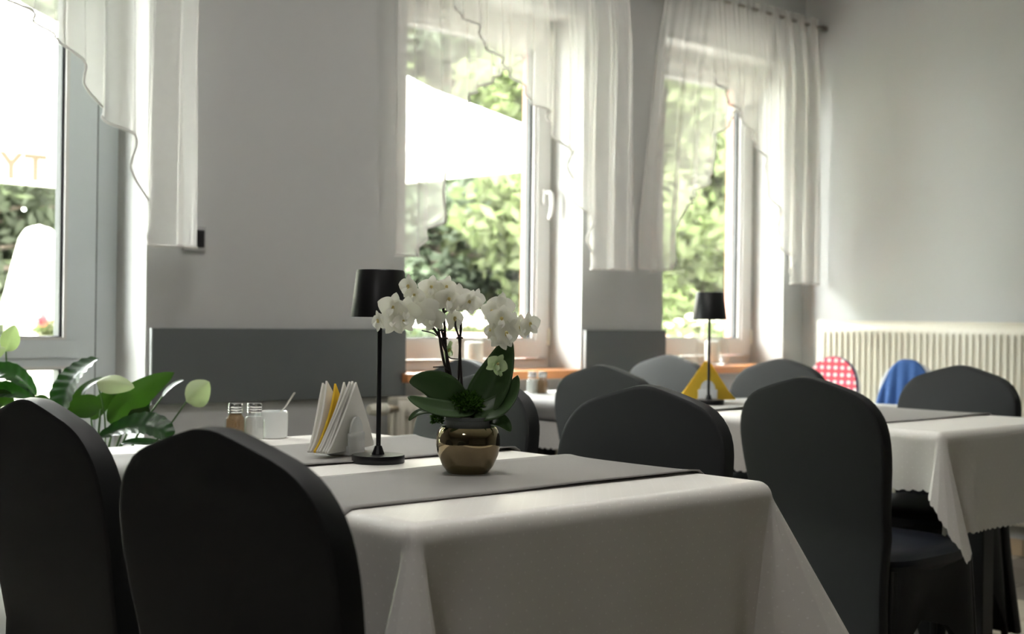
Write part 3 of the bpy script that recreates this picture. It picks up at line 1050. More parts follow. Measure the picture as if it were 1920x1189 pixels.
# ------------------------------------------------------------------ table lamps
def lamp(label, loc):
    t = thing('table_lamp', label, 'lamp', loc, 0, 'small black table lamps')
    MB().lathe([(0.0, 0.0), (0.0515, 0.0), (0.0525, 0.0015), (0.0525, 0.0135), (0.0515, 0.0155), (0.02, 0.0158), (0.0, 0.0158)], 48, cap0=False, cap1=False).build('base', 'lamp_black', t)
    MB().lathe([(0.0125, 0.015), (0.0125, 0.017), (0.0075, 0.031), (0.0065, 0.033)], 12).build('collar', 'lamp_black', t, False)
    MB().lathe([(0.0048, 0.03), (0.0048, 0.31)], 16).build('stem', 'lamp_black', t)
    sh = MB().lathe([(0.0585, 0.288), (0.0478, 0.379), (0.0455, 0.3815), (0.0, 0.3818)], 48, cap0=False, cap1=False)
    sh.lathe([(0.0572, 0.2885), (0.0466, 0.378), (0.0, 0.3785)], 48, cap0=False, cap1=False)
    sh.lathe([(0.0585, 0.288), (0.0572, 0.2885)], 48, cap0=False, cap1=False)
    sh.build('shade', 'lamp_black', t)
    MB().lathe([(0.0, 0.300), (0.03, 0.300), (0.034, 0.304), (0.034, 0.33), (0.01, 0.345)], 24, cap0=False).build('diffuser', 'lamp_inner', t)
    return t


lamp('black table lamp behind the gold pot on the front table', (1.552, 2.095, ZT + 0.0005))
lamp('black table lamp beside yellow napkins on the rear table', (3.50, 2.845, ZT + 0.006))


# ------------------------------------------------------------------ napkins and holders
def holder(label, loc, rz):
    t = thing('napkin_holder', label, 'napkin holder', loc, rz, 'white porcelain napkin holders')
    w_, d_, hh = 0.034, 0.027, 0.046
    b = MB()
    b.rbox(-w_, w_, -d_, d_, 0.0, 0.008, 0.003, 2)
    b.rbox(-w_, w_, -d_, -d_ + 0.006, 0.004, hh, 0.0025, 2)
    b.rbox(-w_, w_, d_ - 0.006, d_, 0.004, hh, 0.0025, 2)
    b.rbox(-w_, -w_ + 0.005, -d_, d_, 0.004, 0.02, 0.002, 2)
    b.rbox(w_ - 0.005, w_, -d_, d_, 0.004, 0.02, 0.002, 2)
    b.build('tray', 'porcelain', t)
    for s in (-1, 1):
        n = 20
        pts = [(0.027 * math.cos(PI * i / n), hh - 0.004 + 0.036 * math.sin(PI * i / n)) for i in range(n + 1)]
        y0, y1 = (s * d_ - s * 0.0012), (s * d_ - s * 0.0055)
        vs = [(x, y0, z) for x, z in pts] + [(x, y1, z) for x, z in pts]
        k = n + 1
        fs = [tuple(range(k)), tuple(range(2 * k - 1, k - 1, -1))] + [(i, (i + 1) % k, k + (i + 1) % k, k + i) for i in range(k)]
        MB().add(vs, fs).build('arched_plate', 'porcelain', t)
    return t


def napkin(loc, rz, mat, yoff, wid, hei, tilt, shift, sway, label, group, seed):
    """folded triangle standing on its long edge, apex up"""
    rng = random.Random(seed)
    th = 0.0026
    N = 9

    def P(u, v, s):
        x = lerp(-wid / 2, wid / 2, u)
        top = hei * (1 - abs(2 * u - 1) ** 1.0)
        top = max(top, 0.004)
        z = v * top
        y = s * th * (0.55 + 0.25 * v) + tilt * z + sway * math.sin(PI * u + seed) * (z / hei) * 0.012 + sway * 0.012 * (2 * u - 1) ** 2
        return (x + shift * z / hei, y, z)
    mb = MB()
    vs, fs = [], []
    nu, nv = 17, N
    for s in (-1, 1):
        for j in range(nv):
            for i in range(nu):
                vs.append(P(i / (nu - 1), j / (nv - 1), s))
    q = nu * nv
    for s in (0, 1):
        for j in range(nv - 1):
            for i in range(nu - 1):
                a = s * q + j * nu + i
                fs.append((a, a + 1, a + nu + 1, a + nu))
    rim = [i for i in range(nu)] + [j * nu + nu - 1 for j in range(1, nv)] + [(nv - 1) * nu + i for i in range(nu - 2, -1, -1)] + [j * nu for j in range(nv - 2, 0, -1)]
    for i in range(len(rim)):
        a, b = rim[i], rim[(i + 1) % len(rim)]
        fs.append((a, b, b + q, a + q))
    mb.add(vs, fs)
    c, s_ = math.cos(rz), math.sin(rz)
    o = mb.build('napkin', mat, None, True, (loc[0] - s_ * yoff, loc[1] + c * yoff, loc[2] + 0.010), rz)
    tag(o, label, 'napkin', group)


H1, R1 = (1.565, 2.225, ZT + 0.005), math.radians(27)
holder('white porcelain napkin holder beside the lamp on the front table', H1, R1)
ys = [-0.0185, -0.0135, -0.0085, -0.0035, 0.002, 0.0075, 0.013, 0.0185]
for i, yo in enumerate(ys):
    yel = i == 5
    napkin(H1, R1, 'napkin_yellow' if yel else 'napkin_white', yo, 0.20 - 0.004 * (i % 3), 0.138 + 0.003 * math.sin(i * 2.3), 0.05 + 0.05 * (i - 3.5) / 4, -0.006 * (i - 3), 0.5 + 0.1 * i,
           'folded yellow napkin among white ones on the front table' if yel else 'white folded napkin, %s in the holder beside the front lamp' % ('frontmost', 'second from the front', 'third from the front', 'fourth from the front', 'before the yellow', '', 'behind the yellow', 'rearmost')[i],
           'napkins in the front holder', i)
H2, R2 = (3.60, 2.935, ZT + 0.005), math.radians(-42)
holder('white porcelain napkin holder with yellow napkins on the rear table', H2, R2)
for i in range(8):
    napkin(H2, R2, 'napkin_yellow', -0.0185 + i * 0.0052, 0.20, 0.132 + 0.004 * math.sin(i * 1.7), -0.03 + 0.06 * (i - 3.5) / 4, 0.012 * (i - 3.5) / 3, 0.6,
           'folded yellow napkin in the holder on the rear table', 'yellow napkins in the rear holder', 20 + i)


# ------------------------------------------------------------------ shakers, sugar cup, spoon
def shaker(label, loc, fill, level):
    t = thing('shaker', label, 'shaker', loc, 0.4, 'glass salt and pepper shakers')
    prof = [(0.019, 0.0), (0.0205, 0.002), (0.0205, 0.042), (0.0195, 0.051), (0.0155, 0.058), (0.0150, 0.066)]

    def G_(u, v, k=1.0, top=None):
        an = 2 * PI * u
        f = v * (len(prof) - 1)
        i = min(int(f), len(prof) - 2)
        r, z = lerp(prof[i][0], prof[i + 1][0], f - i), lerp(prof[i][1], prof[i + 1][1], f - i)
        sq = max(abs(math.cos(an)), abs(math.sin(an)))
        bl = min(1, max(0, (0.058 - z) / 0.01))
        rr = r * k * lerp(1.0, min(1.0 / sq, 1.22) * 0.93, bl)
        return (rr * math.cos(an), rr * math.sin(an), z)
    MB().grid(lambda u, v: G_(u, v), 32, 16, closed_u=True).build('glass_body', 'jar_glass', t)
    MB().grid(lambda u, v: G_(u, v * level, 0.88)[:2] + (G_(u, v * level)[2] + 0.003,), 24, 8, closed_u=True).build('contents', fill, t)
    top = [G_(k / 24, level, 0.88) for k in range(24)]
    MB().add([(x, y, z + 0.003) for x, y, z in top], [tuple(range(24))]).build('contents_top', fill, t)
    lp = [(0.0165, 0.064), (0.0172, 0.066), (0.0172, 0.069), (0.0165, 0.070), (0.0172, 0.0715), (0.0172, 0.0745), (0.0165, 0.0755), (0.0172, 0.077), (0.0172, 0.083), (0.0158, 0.0855), (0.0, 0.0868)]
    MB().lathe(lp, 28, cap1=False).build('lid', 'lid_steel', t)
    return t


shaker('glass pepper shaker beside the white cup on the front table', (1.552, 2.645, ZT + 0.001), 'pepper', 0.82)
shaker('glass salt shaker beside the white cup on the front table', (1.594, 2.632, ZT + 0.001), 'salt', 0.62)
shaker('small glass salt shaker on the rear table under the window sill', (3.44, 3.66, ZT + 0.001), 'salt', 0.7)
shaker('small glass pepper shaker on the rear table under the window sill', (3.475, 3.64, ZT + 0.001), 'pepper', 0.82)
CUP = (1.662, 2.668, ZT + 0.001)
t = MB().lathe([(0.0, 0.0), (0.036, 0.0), (0.0385, 0.003), (0.0395, 0.06), (0.0388, 0.062), (0.0375, 0.0605), (0.0365, 0.006), (0.0, 0.005)], 40, cap0=False, cap1=False).build('sugar_cup', 'porcelain', None, True, CUP)
tag(t, 'straight white porcelain sugar cup behind the shakers', 'cup')
sp = thing('spoon', 'steel spoon leaning out of the white sugar cup', 'spoon', CUP, 0)
d_ = Vector((0.74, -0.673, 0))
pts = [d_ * -0.02 + Vector((0, 0, 0.012)), d_ * 0.012 + Vector((0, 0, 0.05)), d_ * 0.034 + Vector((0, 0, 0.074)), d_ * 0.054 + Vector((0, 0, 0.106))]
hm = MB()
wd = [0.0022, 0.0022, 0.0045, 0.0058]
nn = Vector((0.673, 0.74, 0)) * 0.75 + d_ * 0.2
vs = []
for p, wv in zip(pts, wd):
    for s in (-1, 1):
        for q in (-1, 1):
            vs.append(p + nn.normalized() * wv * s + Vector((0, 0, 1)) * 0.0012 * q)
fs = []
for i in range(3):
    k = i * 4
    fs += [(k, k + 4, k + 5, k + 1), (k + 2, k + 3, k + 7, k + 6), (k, k + 2, k + 6, k + 4), (k + 1, k + 5, k + 7, k + 3)]
fs += [(0, 1, 3, 2), (12, 14, 15, 13)]
hm.add(vs, fs).build('handle', 'steel_spoon', sp)
bw = MB().lathe([(0.0, 0.0), (0.008, 0.001), (0.012, 0.004), (0.0135, 0.0075), (0.012, 0.0075), (0.007, 0.003), (0.0, 0.002)], 16, (d_.x * -0.022, d_.y * -0.022, 0.007), cap0=False, cap1=False)
bw.build('bowl', 'steel_spoon', sp)


# ------------------------------------------------------------------ leaves and plants
def leaf_mesh(p0, p1, p2, width, nrm, fold=0.15, ripple=0.0, nr=0, tip=0.5, droop=0.0, nu=9, nv=22, petiole=0.0):
    p0, p1, p2, nrm = Vector(p0), Vector(p1), Vector(p2), Vector(nrm).normalized()
    vs, fs = [], []
    for j in range(nv):
        t = j / (nv - 1)
        c = bez(p0, p1, p2, t)
        tg = (bez(p0, p1, p2, min(1, t + 0.02)) - bez(p0, p1, p2, max(0, t - 0.02))).normalized()
        n = (nrm - tg * nrm.dot(tg)).normalized()
        s = tg.cross(n)
        tt = max(0.0, (t - petiole) / (1 - petiole))
        wv = width / 2 * (max(0, math.sin(PI * tt ** (0.75 if tip >= 0.5 else 1.2))) ** 0.62) + 0.0012
        for i in range(nu):
            e = 2 * i / (nu - 1) - 1
            off = s * (e * wv) + n * (abs(e) ** 1.3 * wv * fold)
            if ripple:
                off += n * ripple * math.sin(nr * 2 * PI * (t + 0.10 * abs(e))) * abs(e) * (1 - abs(e) * 0.3)
            off += Vector((0, 0, -droop * abs(e) ** 2 * wv))
            vs.append(c + off)
    for j in range(nv - 1):
        for i in range(nu - 1):
            a = j * nu + i
            fs.append((a, a + 1, a + nu + 1, a + nu))
    return MB().add(vs, fs)


VIEW = AZ - PI / 2     # plants are laid out with local x to the right of the room, y towards the windows' corner

# --- orchid in the gold pot
OB = (1.56, 1.83, ZT + 0.003)
gp = thing('flower_pot', 'round shiny gold pot on the grey runner holding the orchid', 'flower pot', OB)
prof = [(0.0, 0.0), (0.033, 0.0), (0.037, 0.002), (0.047, 0.015), (0.0555, 0.035), (0.0592, 0.053), (0.0585, 0.069), (0.0548, 0.081), (0.0505, 0.086), (0.0485, 0.086)]
MB().lathe(prof, 64, cap0=False, cap1=False).build('shell', 'gold', gp)
MB().lathe([(0.0485, 0.086), (0.052, 0.08), (0.056, 0.067), (0.055, 0.04), (0.035, 0.006), (0.0, 0.004)], 48, cap0=False, cap1=False).build('inside', 'gold_inner', gp)

orc = thing('orchid', 'white orchid with many blossoms and broad leaves in a gold pot', 'orchid', OB, VIEW)
np_ = MB().lathe([(0.032, 0.006), (0.0425, 0.098), (0.0435, 0.099), (0.0435, 0.105), (0.0415, 0.105), (0.041, 0.094), (0.0, 0.094)], 40, cap1=False).build('nursery_pot', 'nursery_pot', orc)
MB().lathe([(0.0, 0.103), (0.03, 0.101), (0.0405, 0.095)], 20, cap0=False, cap1=False).build('soil', 'soil', orc)


def tuft(parent, name, c, rad, n, ln, mat, seed):
    rng = random.Random(seed)
    mb = MB()
    for _ in range(n):
        a, b = rng.uniform(0, 2 * PI), rng.uniform(-0.3, 1)
        d = Vector((math.cos(a) * math.sqrt(max(0, 1 - b * b)), math.sin(a) * math.sqrt(max(0, 1 - b * b)), b))
        p = Vector(c) + Vector((d.x * rad[0], d.y * rad[1], d.z * rad[2])) * rng.uniform(0.5, 1)
        e = (d + Vector((rng.uniform(-.8, .8), rng.uniform(-.8, .8), rng.uniform(-.4, .8)))).normalized() * ln * rng.uniform(.5, 1.2)
        s = Vector((rng.uniform(-1, 1), rng.uniform(-1, 1), rng.uniform(-1, 1))).cross(e).normalized() * ln * 0.22
        mb.add([p - s, p + s, p + e * 0.6 + s * .7, p + e], [(0, 1, 2, 3)])
    o = mb.build(name, mat, parent, False)
    o['kind'] = 'stuff'
    return o


tuft(orc, 'moss', (-0.004, 0, 0.125), (0.034, 0.034, 0.026), 1500, 0.009, 'moss', 1)
tuft(orc, 'moss', (-0.056, -0.015, 0.098), (0.011, 0.012, 0.018), 420, 0.006, 'moss', 2)
OL = [  # base, mid, tip, width, normal, fold
    ((-0.010, -0.005, 0.114), (-0.048, -0.012, 0.176), (-0.108, -0.02, 0.168), 0.058, (-0.05, -0.92, 0.35), 0.12),
    ((0.012, -0.02, 0.116), (-0.062, -0.045, 0.112), (-0.108, -0.045, 0.143), 0.040, (0.15, -0.6, 0.75), 0.25),
    ((-0.03, 0.0, 0.102), (-0.085, -0.01, 0.130), (-0.108, -0.02, 0.098), 0.018, (0.1, -0.45, 0.9), 0.2),
    ((0.006, -0.004, 0.112), (0.050, 0.004, 0.150), (0.074, 0.012, 0.254), 0.072, (-0.30, -0.94, 0.12), 0.28),
    ((0.002, -0.014, 0.112), (0.078, -0.022, 0.108), (0.090, -0.012, 0.182), 0.046, (-0.45, -0.75, 0.45), 0.25),
    ((0.032, 0.0, 0.098), (0.060, -0.015, 0.112), (0.078, -0.02, 0.080), 0.026, (-0.1, -0.75, 0.6), 0.15),
    ((0.0, 0.03, 0.105), (0.01, 0.075, 0.13), (-0.01, 0.12, 0.105), 0.05, (0, -0.4, 0.9), 0.2),
]
for (a, b, c, wd_, nr_, fo) in OL:
    o = leaf_mesh(a, b, c, wd_, nr_, fo, nv=26, nu=11).build('leaf', 'orchid_leaf', orc)
    sm = o.modifiers.new('thickness', 'SOLIDIFY')
    sm.thickness = 0.0016


def smooth_path(pts, n=10):
    pts = [Vector(p) for p in pts]
    out = []
    for i in range(len(pts) - 1):
        p0, p1, p2, p3 = pts[max(i - 1, 0)], pts[i], pts[i + 1], pts[min(i + 2, len(pts) - 1)]
        for k in range(n):
            t = k / n
            out.append(0.5 * ((2 * p1) + (p2 - p0) * t + (2 * p0 - 5 * p1 + 4 * p2 - p3) * t * t + (3 * p1 - p0 - 3 * p2 + p3) * t ** 3))
    out.append(pts[-1])
    return out


STEMS = [
    [(-0.026, 0, 0.11), (-0.036, 0, 0.16), (-0.050, 0, 0.22), (-0.0565, -0.002, 0.262), (-0.064, -0.004, 0.298), (-0.090, -0.01, 0.322), (-0.125, -0.02, 0.315), (-0.155, -0.03, 0.292), (-0.163, -0.032, 0.275)],
    [(-0.022, 0.004, 0.11), (-0.030, 0.004, 0.16), (-0.045, 0.004, 0.235), (-0.0535, 0.003, 0.283), (-0.038, 0.0, 0.303), (-0.015, -0.004, 0.320), (0.016, -0.008, 0.320)],
    [(-0.015, 0.006, 0.11), (-0.013, 0.006, 0.15), (-0.016, 0.006, 0.20), (-0.019, 0.006, 0.245), (-0.026, 0.006, 0.270), (-0.026, 0.006, 0.286)],
    [(0.02, 0.01, 0.11), (0.046, 0.012, 0.19), (0.053, 0.012, 0.25), (0.058, 0.006, 0.283), (0.080, 0.0, 0.282), (0.109, -0.006, 0.272)],
    [(-0.043, 0.0, 0.225), (-0.056, -0.002, 0.252), (-0.076, -0.006, 0.278), (-0.098, -0.01, 0.300), (-0.110, -0.012, 0.335)],
]
for st_ in STEMS:
    pp = smooth_path(st_)
    MB().tube(pp, [lerp(0.0029, 0.0016, i / (len(pp) - 1)) for i in range(len(pp))], 8).build('flower_stem', 'stem_dark', orc)
for st_ in ([(-0.060, 0, 0.252), (-0.068, 0.0, 0.2575), (-0.088, -0.004, 0.262)], [(-0.062, 0, 0.262), (-0.074, -0.004, 0.267), (-0.088, -0.006, 0.276)], [(-0.036, 0, 0.188), (-0.046, -0.004, 0.195), (-0.066, -0.006, 0.195)],
            [(-0.044, 0.0, 0.222), (-0.035, -0.004, 0.212), (-0.018, -0.004, 0.21)]):
    MB().tube(smooth_path(st_, 5), 0.0012, 6).build('side_twig', 'stem_dark', orc)
for (a, b) in (((-0.033, 0.003, 0.1), (-0.049, 0.003, 0.306)), ((-0.022, 0.008, 0.1), (-0.016, 0.008, 0.277)), ((0.048, 0.013, 0.13), (0.053, 0.013, 0.262))):
    MB().tube([a, b], 0.0025, 8).build('support_stick', 'stem_dark', orc)
for c in ((-0.050, 0.002, 0.262), (-0.046, 0.002, 0.248), (-0.018, 0.006, 0.249)):
    MB().tube([(c[0] - 0.006, c[1] - 0.003, c[2]), (c[0], c[1] - 0.005, c[2] + 0.001), (c[0] + 0.006, c[1] - 0.003, c[2])], 0.0017, 6).build('clip', 'stem_dark', orc)


def petal(L_, W_, cup, tipw=0.5):
    def P(u, v):
        e = 2 * u - 1
        wv = W_ / 2 * math.sin(PI * min(1, v * 0.96 + 0.04) ** tipw) ** 0.7 + 0.0005
        return (e * wv, -cup * (v ** 2) * L_ * 0.5 - cup * 0.25 * wv * e * e * 2, v * L_)
    return MB().grid(P, 7, 9)


PET = {}
for mat in ('petal_white', 'petal_green'):
    PET[mat] = {
        'wide': petal(0.027, 0.030, 0.18, 0.72).mesh('petal', mat),
        'narrow': petal(0.026, 0.017, 0.12, 0.8).mesh('sepal', mat),
    }
    lp = MB().grid(lambda u, v: ((2 * u - 1) * 0.006 * math.sin(PI * (0.15 + 0.8 * v)), -0.004 - 0.010 * math.sin(PI * v * 0.6) - 0.003 * (2 * u - 1) ** 2, 0.002 - 0.013 * v), 5, 7)
    PET[mat]['lip'] = lp.mesh('lip', mat)
PET['column'] = MB().lathe([(0.0, 0.006), (0.0025, 0.005), (0.0032, 0.001), (0.002, -0.003), (0.0, -0.004)], 8, (0, -0.004, 0), False, False).mesh('column', 'lip_yellow')


def blossom(pos, yaw, tilt, spin, size, mat='petal_white'):
    """faces local -y before turning"""
    f = bpy.data.objects.new('blossom', PET['column'])
    COL.objects.link(f)
    f.parent = orc
    f.matrix_local = Matrix.Translation(pos) @ Matrix.Rotation(yaw, 4, 'Z') @ Matrix.Rotation(tilt, 4, 'X') @ Matrix.Rotation(spin, 4, 'Y') @ Matrix.Scale(size, 4)
    for nm, key, an, dy in (('petal', 'wide', math.radians(82), -0.001), ('petal', 'wide', math.radians(-82), -0.001), ('sepal', 'narrow', 0, 0.0006), ('sepal', 'narrow', math.radians(142), 0.0006), ('sepal', 'narrow', math.radians(-142), 0.0006)):
        p = bpy.data.objects.new(nm, PET[mat][key])
        COL.objects.link(p)
        p.parent = f
        p.matrix_local = Matrix.Translation((0, dy, 0)) @ Matrix.Rotation(an, 4, 'Y')
    p = bpy.data.objects.new('lip', PET[mat]['lip'])
    COL.objects.link(p)
    p.parent = f


rngf = random.Random(5)
FL = [  # x, y, z, yaw, tilt, size
    (-0.110, -0.020, 0.341, -0.75, 0.15, 0.95), (-0.071, -0.012, 0.341, 0.1, 0.35, 0.95), (-0.045, -0.006, 0.342, 0.5, 0.35, 0.9), (-0.137, -0.040, 0.302, -0.3, 0.15, 1.15), (-0.115, -0.038, 0.297, 0.2, 0.2, 1.1),
    (-0.082, -0.030, 0.300, 2.75, 0.1, 1.15), (-0.163, -0.034, 0.278, -0.9, 0.1, 0.8), (-0.134, -0.045, 0.275, -0.2, -0.25, 0.95), (-0.040, -0.016, 0.319, 0.35, 0.35, 1.1), (-0.020, -0.014, 0.322, 2.8, 0.2, 1.1),
    (-0.002, -0.018, 0.315, 0.3, 0.45, 1.0), (0.010, -0.004, 0.321, 2.6, 0.2, 0.8), (-0.030, 0.004, 0.283, 0.9, 0.0, 0.95), (-0.066, -0.014, 0.283, -0.2, 0.05, 0.95), (-0.099, -0.024, 0.326, -0.4, 0.3, 0.85), (-0.086, 0.002, 0.322, 0.3, 0.2, 1.0),
    (-0.060, -0.010, 0.320, -0.3, 0.3, 0.9), (-0.118, -0.046, 0.276, 0.4, -0.3, 0.85),
    (0.0565, -0.004, 0.308, 2.95, 0.05, 1.05), (0.042, -0.008, 0.298, -0.5, 0.2, 0.9), (0.058, -0.018, 0.284, 0.1, 0.25, 1.1), (0.078, -0.006, 0.276, 2.7, 0.1, 0.9), (0.066, -0.026, 0.257, 0.55, -0.05, 1.0), (0.056, -0.02, 0.250, 2.7, -0.2, 0.95),
    (0.092, -0.010, 0.270, 0.5, 0.05, 0.95), (0.110, -0.010, 0.275, 0.6, 0.05, 0.9), (0.040, -0.014, 0.264, -0.9, -0.1, 0.7),
]
for (x, y, z, yw, tl, sz) in FL:
    blossom((x, y, z), yw, tl, rngf.uniform(-0.3, 0.3), sz)
blossom((0.051, -0.03, 0.2025), 0.3, 0.25, 0.5, 0.82, 'petal_green')
blossom((-0.041, 0.016, 0.226), 1.3, 0.3, 0.8, 0.85, 'petal_green')
for (x, y, z) in ((0.0585, -0.032, 0.180), (0.055, -0.004, 0.330), (0.108, -0.006, 0.262)):
    MB().lathe([(0.0, 0.0), (0.003, 0.002), (0.0036, 0.005), (0.002, 0.009), (0.0, 0.010)], 8, (x, y, z), False, False).build('bud', 'petal_green', orc)

# --- peace lily on the floor beyond the front table
LB = (1.50, 3.25, 0.0)
pl = thing('planter', 'tall dark grey planter holding the peace lily by the terrace door', 'planter', LB)
MB().lathe([(0.0, 0.0), (0.12, 0.0), (0.125, 0.004), (0.155, 0.575), (0.155, 0.58), (0.147, 0.58), (0.144, 0.55), (0.0, 0.55)], 40, cap0=False, cap1=False).build('vessel', 'planter_grey', pl)
MB().lathe([(0.0, 0.562), (0.143, 0.558)], 24, cap0=False, cap1=False).build('soil', 'soil', pl)
lil = thing('peace_lily', 'peace lily with glossy leaves and pale spathes left of the wall board', 'plant', (LB[0], LB[1], 0.56), VIEW)
SX = 1 / 718.0


def q(a, b, d=0.0):      # layout table in 1.4 mm steps: across (182 = planter axis) and down (937 = soil), d = depth in metres
    return Vector(((a - 182) * SX, d, (937 - b) * SX))


LL = [  # petiole-end, mid, tip, width px, depth0, depth1, normal, ripple, light
    ((128, 775), (128, 705), (186, 672), 84, -0.06, -0.02, (-0.45, -0.55, 0.7), 0.0026, 0, 9),
    ((206, 800), (225, 735), (318, 698), 66, 0.02, 0.03, (0.55, -0.7, -0.4), 0.0, 1, 0),
    ((338, 815), (300, 765), (206, 815), 58, -0.10, -0.12, (0.1, -0.6, 0.8), 0.0026, 0, 9),
    ((198, 765), (170, 752), (132, 778), 44, -0.05, -0.06, (0.1, -0.85, 0.3), 0.0, 2, 0),
    ((-40, 715), (20, 672), (74, 742), 46, -0.02, -0.03, (0.0, -0.6, 0.8), 0.0018, 0, 8),
    ((-30, 745), (20, 718), (80, 752), 40, -0.04, -0.05, (0.0, -0.7, 0.75), 0.0018, 0, 8),
    ((128, 785), (135, 705), (212, 712), 26, 0.03, 0.05, (0.2, -0.3, 0.9), 0.0, 2, 0),
    ((160, 790), (180, 745), (216, 733), 30, 0.04, 0.05, (0.3, -0.8, 0.4), 0.0, 1, 0),
    ((232, 795), (262, 792), (276, 762), 42, 0.01, 0.0, (0.1, -0.8, 0.3), 0.0, 2, 0),
    ((292, 745), (312, 720), (333, 713), 20, 0.05, 0.05, (-0.2, -0.4, 0.9), 0.0, 0, 0),
    ((-10, 770), (20, 735), (38, 760), 40, -0.06, -0.06, (0.1, -0.8, 0.4), 0.0, 1, 0),
    ((92, 760), (90, 740), (118, 780), 30, -0.08, -0.08, (0.2, -0.8, 0.4), 0.0, 2, 0),
    ((230, 830), (280, 822), (330, 836), 26, -0.02, -0.04, (0.0, -0.4, 0.9), 0.0, 0, 0),
    ((140, 830), (60, 790), (20, 800), 50, 0.08, 0.12, (0.1, -0.5, 0.8), 0.0, 0, 0),
    ((215, 820), (250, 760), (240, 730), 40, 0.10, 0.12, (0.1, -0.5, 0.8), 0.0, 0, 0),
]
for (a, b, c, wpx, d0, d1, nr_, rp, lt, nr2) in LL:
    A, B_, C_ = q(*a, d0), q(*b, (d0 + d1) / 2), q(*c, d1)
    o = leaf_mesh(A, B_, C_, wpx * SX, nr_, 0.22, rp, nr2, nv=40 if nr2 else 20, nu=11).build('leaf', 'lily_leaf_light' if lt else 'lily_leaf', lil)
    root = Vector((A.x * 0.18 + 0.01 * math.sin(a[0]), A.y * 0.4, 0.0))
    mid = Vector((A.x * 0.6, A.y * 0.8, A.z * 0.62))
    tb = smooth_path([root, mid, A], 6)
    MB().tube(tb, [lerp(0.004, 0.0025, i / (len(tb) - 1)) for i in range(len(tb))], 6).build('petiole', 'stem_green', o)


def spathe(base, tipv, width, nrm, cup, stem_root):
    A, C_ = Vector(base), Vector(tipv)
    nrm = Vector(nrm).normalized()
    m_ = (A + C_) / 2 + nrm * cup
    o = leaf_mesh(A, m_, C_, width, nrm * -1, 0.35, 0.0, 0, nv=18, nu=11).build('flower', 'spathe', lil)
    ax = (C_ - A).normalized()
    MB().tube([A + ax * 0.004 - nrm * 0.004, A + ax * 0.02 - nrm * 0.014, A + ax * 0.042 - nrm * 0.018], [0.0045, 0.006, 0.004], 10).build('spadix', 'spadix', o)
    pth = smooth_path([Vector(stem_root), (Vector(stem_root) + A) / 2 + Vector((0.008, 0, 0.0)), A], 6)
    MB().tube(pth, 0.0022, 6).build('flower_stalk', 'stem_green', o)


spathe(q(202, 712, -0.10), q(270, 722, -0.10), 44 * SX, (0.1, -0.75, 0.7), 0.020, q(205, 830, -0.04))
spathe(q(356, 749, -0.05), q(398, 712, -0.05), 54 * SX, (-0.1, -0.9, 0.3), 0.012, q(270, 850, -0.02))
spathe(q(-18, 676, -0.08), q(30, 655, -0.08), 34 * SX, (0.1, -0.75, 0.6), 0.014, q(10, 760, -0.05))
spathe(q(2, 662, 0.02), q(18, 612, 0.02), 36 * SX, (0.1, -0.9, 0.2), 0.014, q(0, 760, 0.0))


# ------------------------------------------------------------------ candle lanterns on the sills
def lantern(label, loc):
    t = thing('candle_lantern', label, 'lantern', loc, 0, 'clear glass candle lanterns')
    MB().lathe([(0.0, 0.0), (0.075, 0.0), (0.082, 0.004), (0.082, 0.012), (0.06, 0.016), (0.0, 0.016)], 36, cap0=False, cap1=False).build('foot', 'lantern_glass', t)
    MB().lathe([(0.072, 0.016), (0.085, 0.05), (0.078, 0.12), (0.06, 0.2), (0.057, 0.232)], 36, cap0=False, cap1=False).build('glass_shade', 'lantern_glass', t)
    MB().lathe([(0.0, 0.016), (0.037, 0.016), (0.038, 0.02), (0.038, 0.115), (0.035, 0.118), (0.01, 0.114), (0.0, 0.113)], 28, cap0=False, cap1=False).build('candle', 'candle_wax', t)
    MB().tube([(0, 0, 0.112), (0.001, 0, 0.124)], 0.001, 6).build('wick', 'black_metal', t)


lantern('glass lantern with white candle on the first window sill behind the orchid', (3.50, 4.075, 0.831))
lantern('glass lantern with white candle on the sill behind the rear lamp', (5.04, 4.075, 0.831))


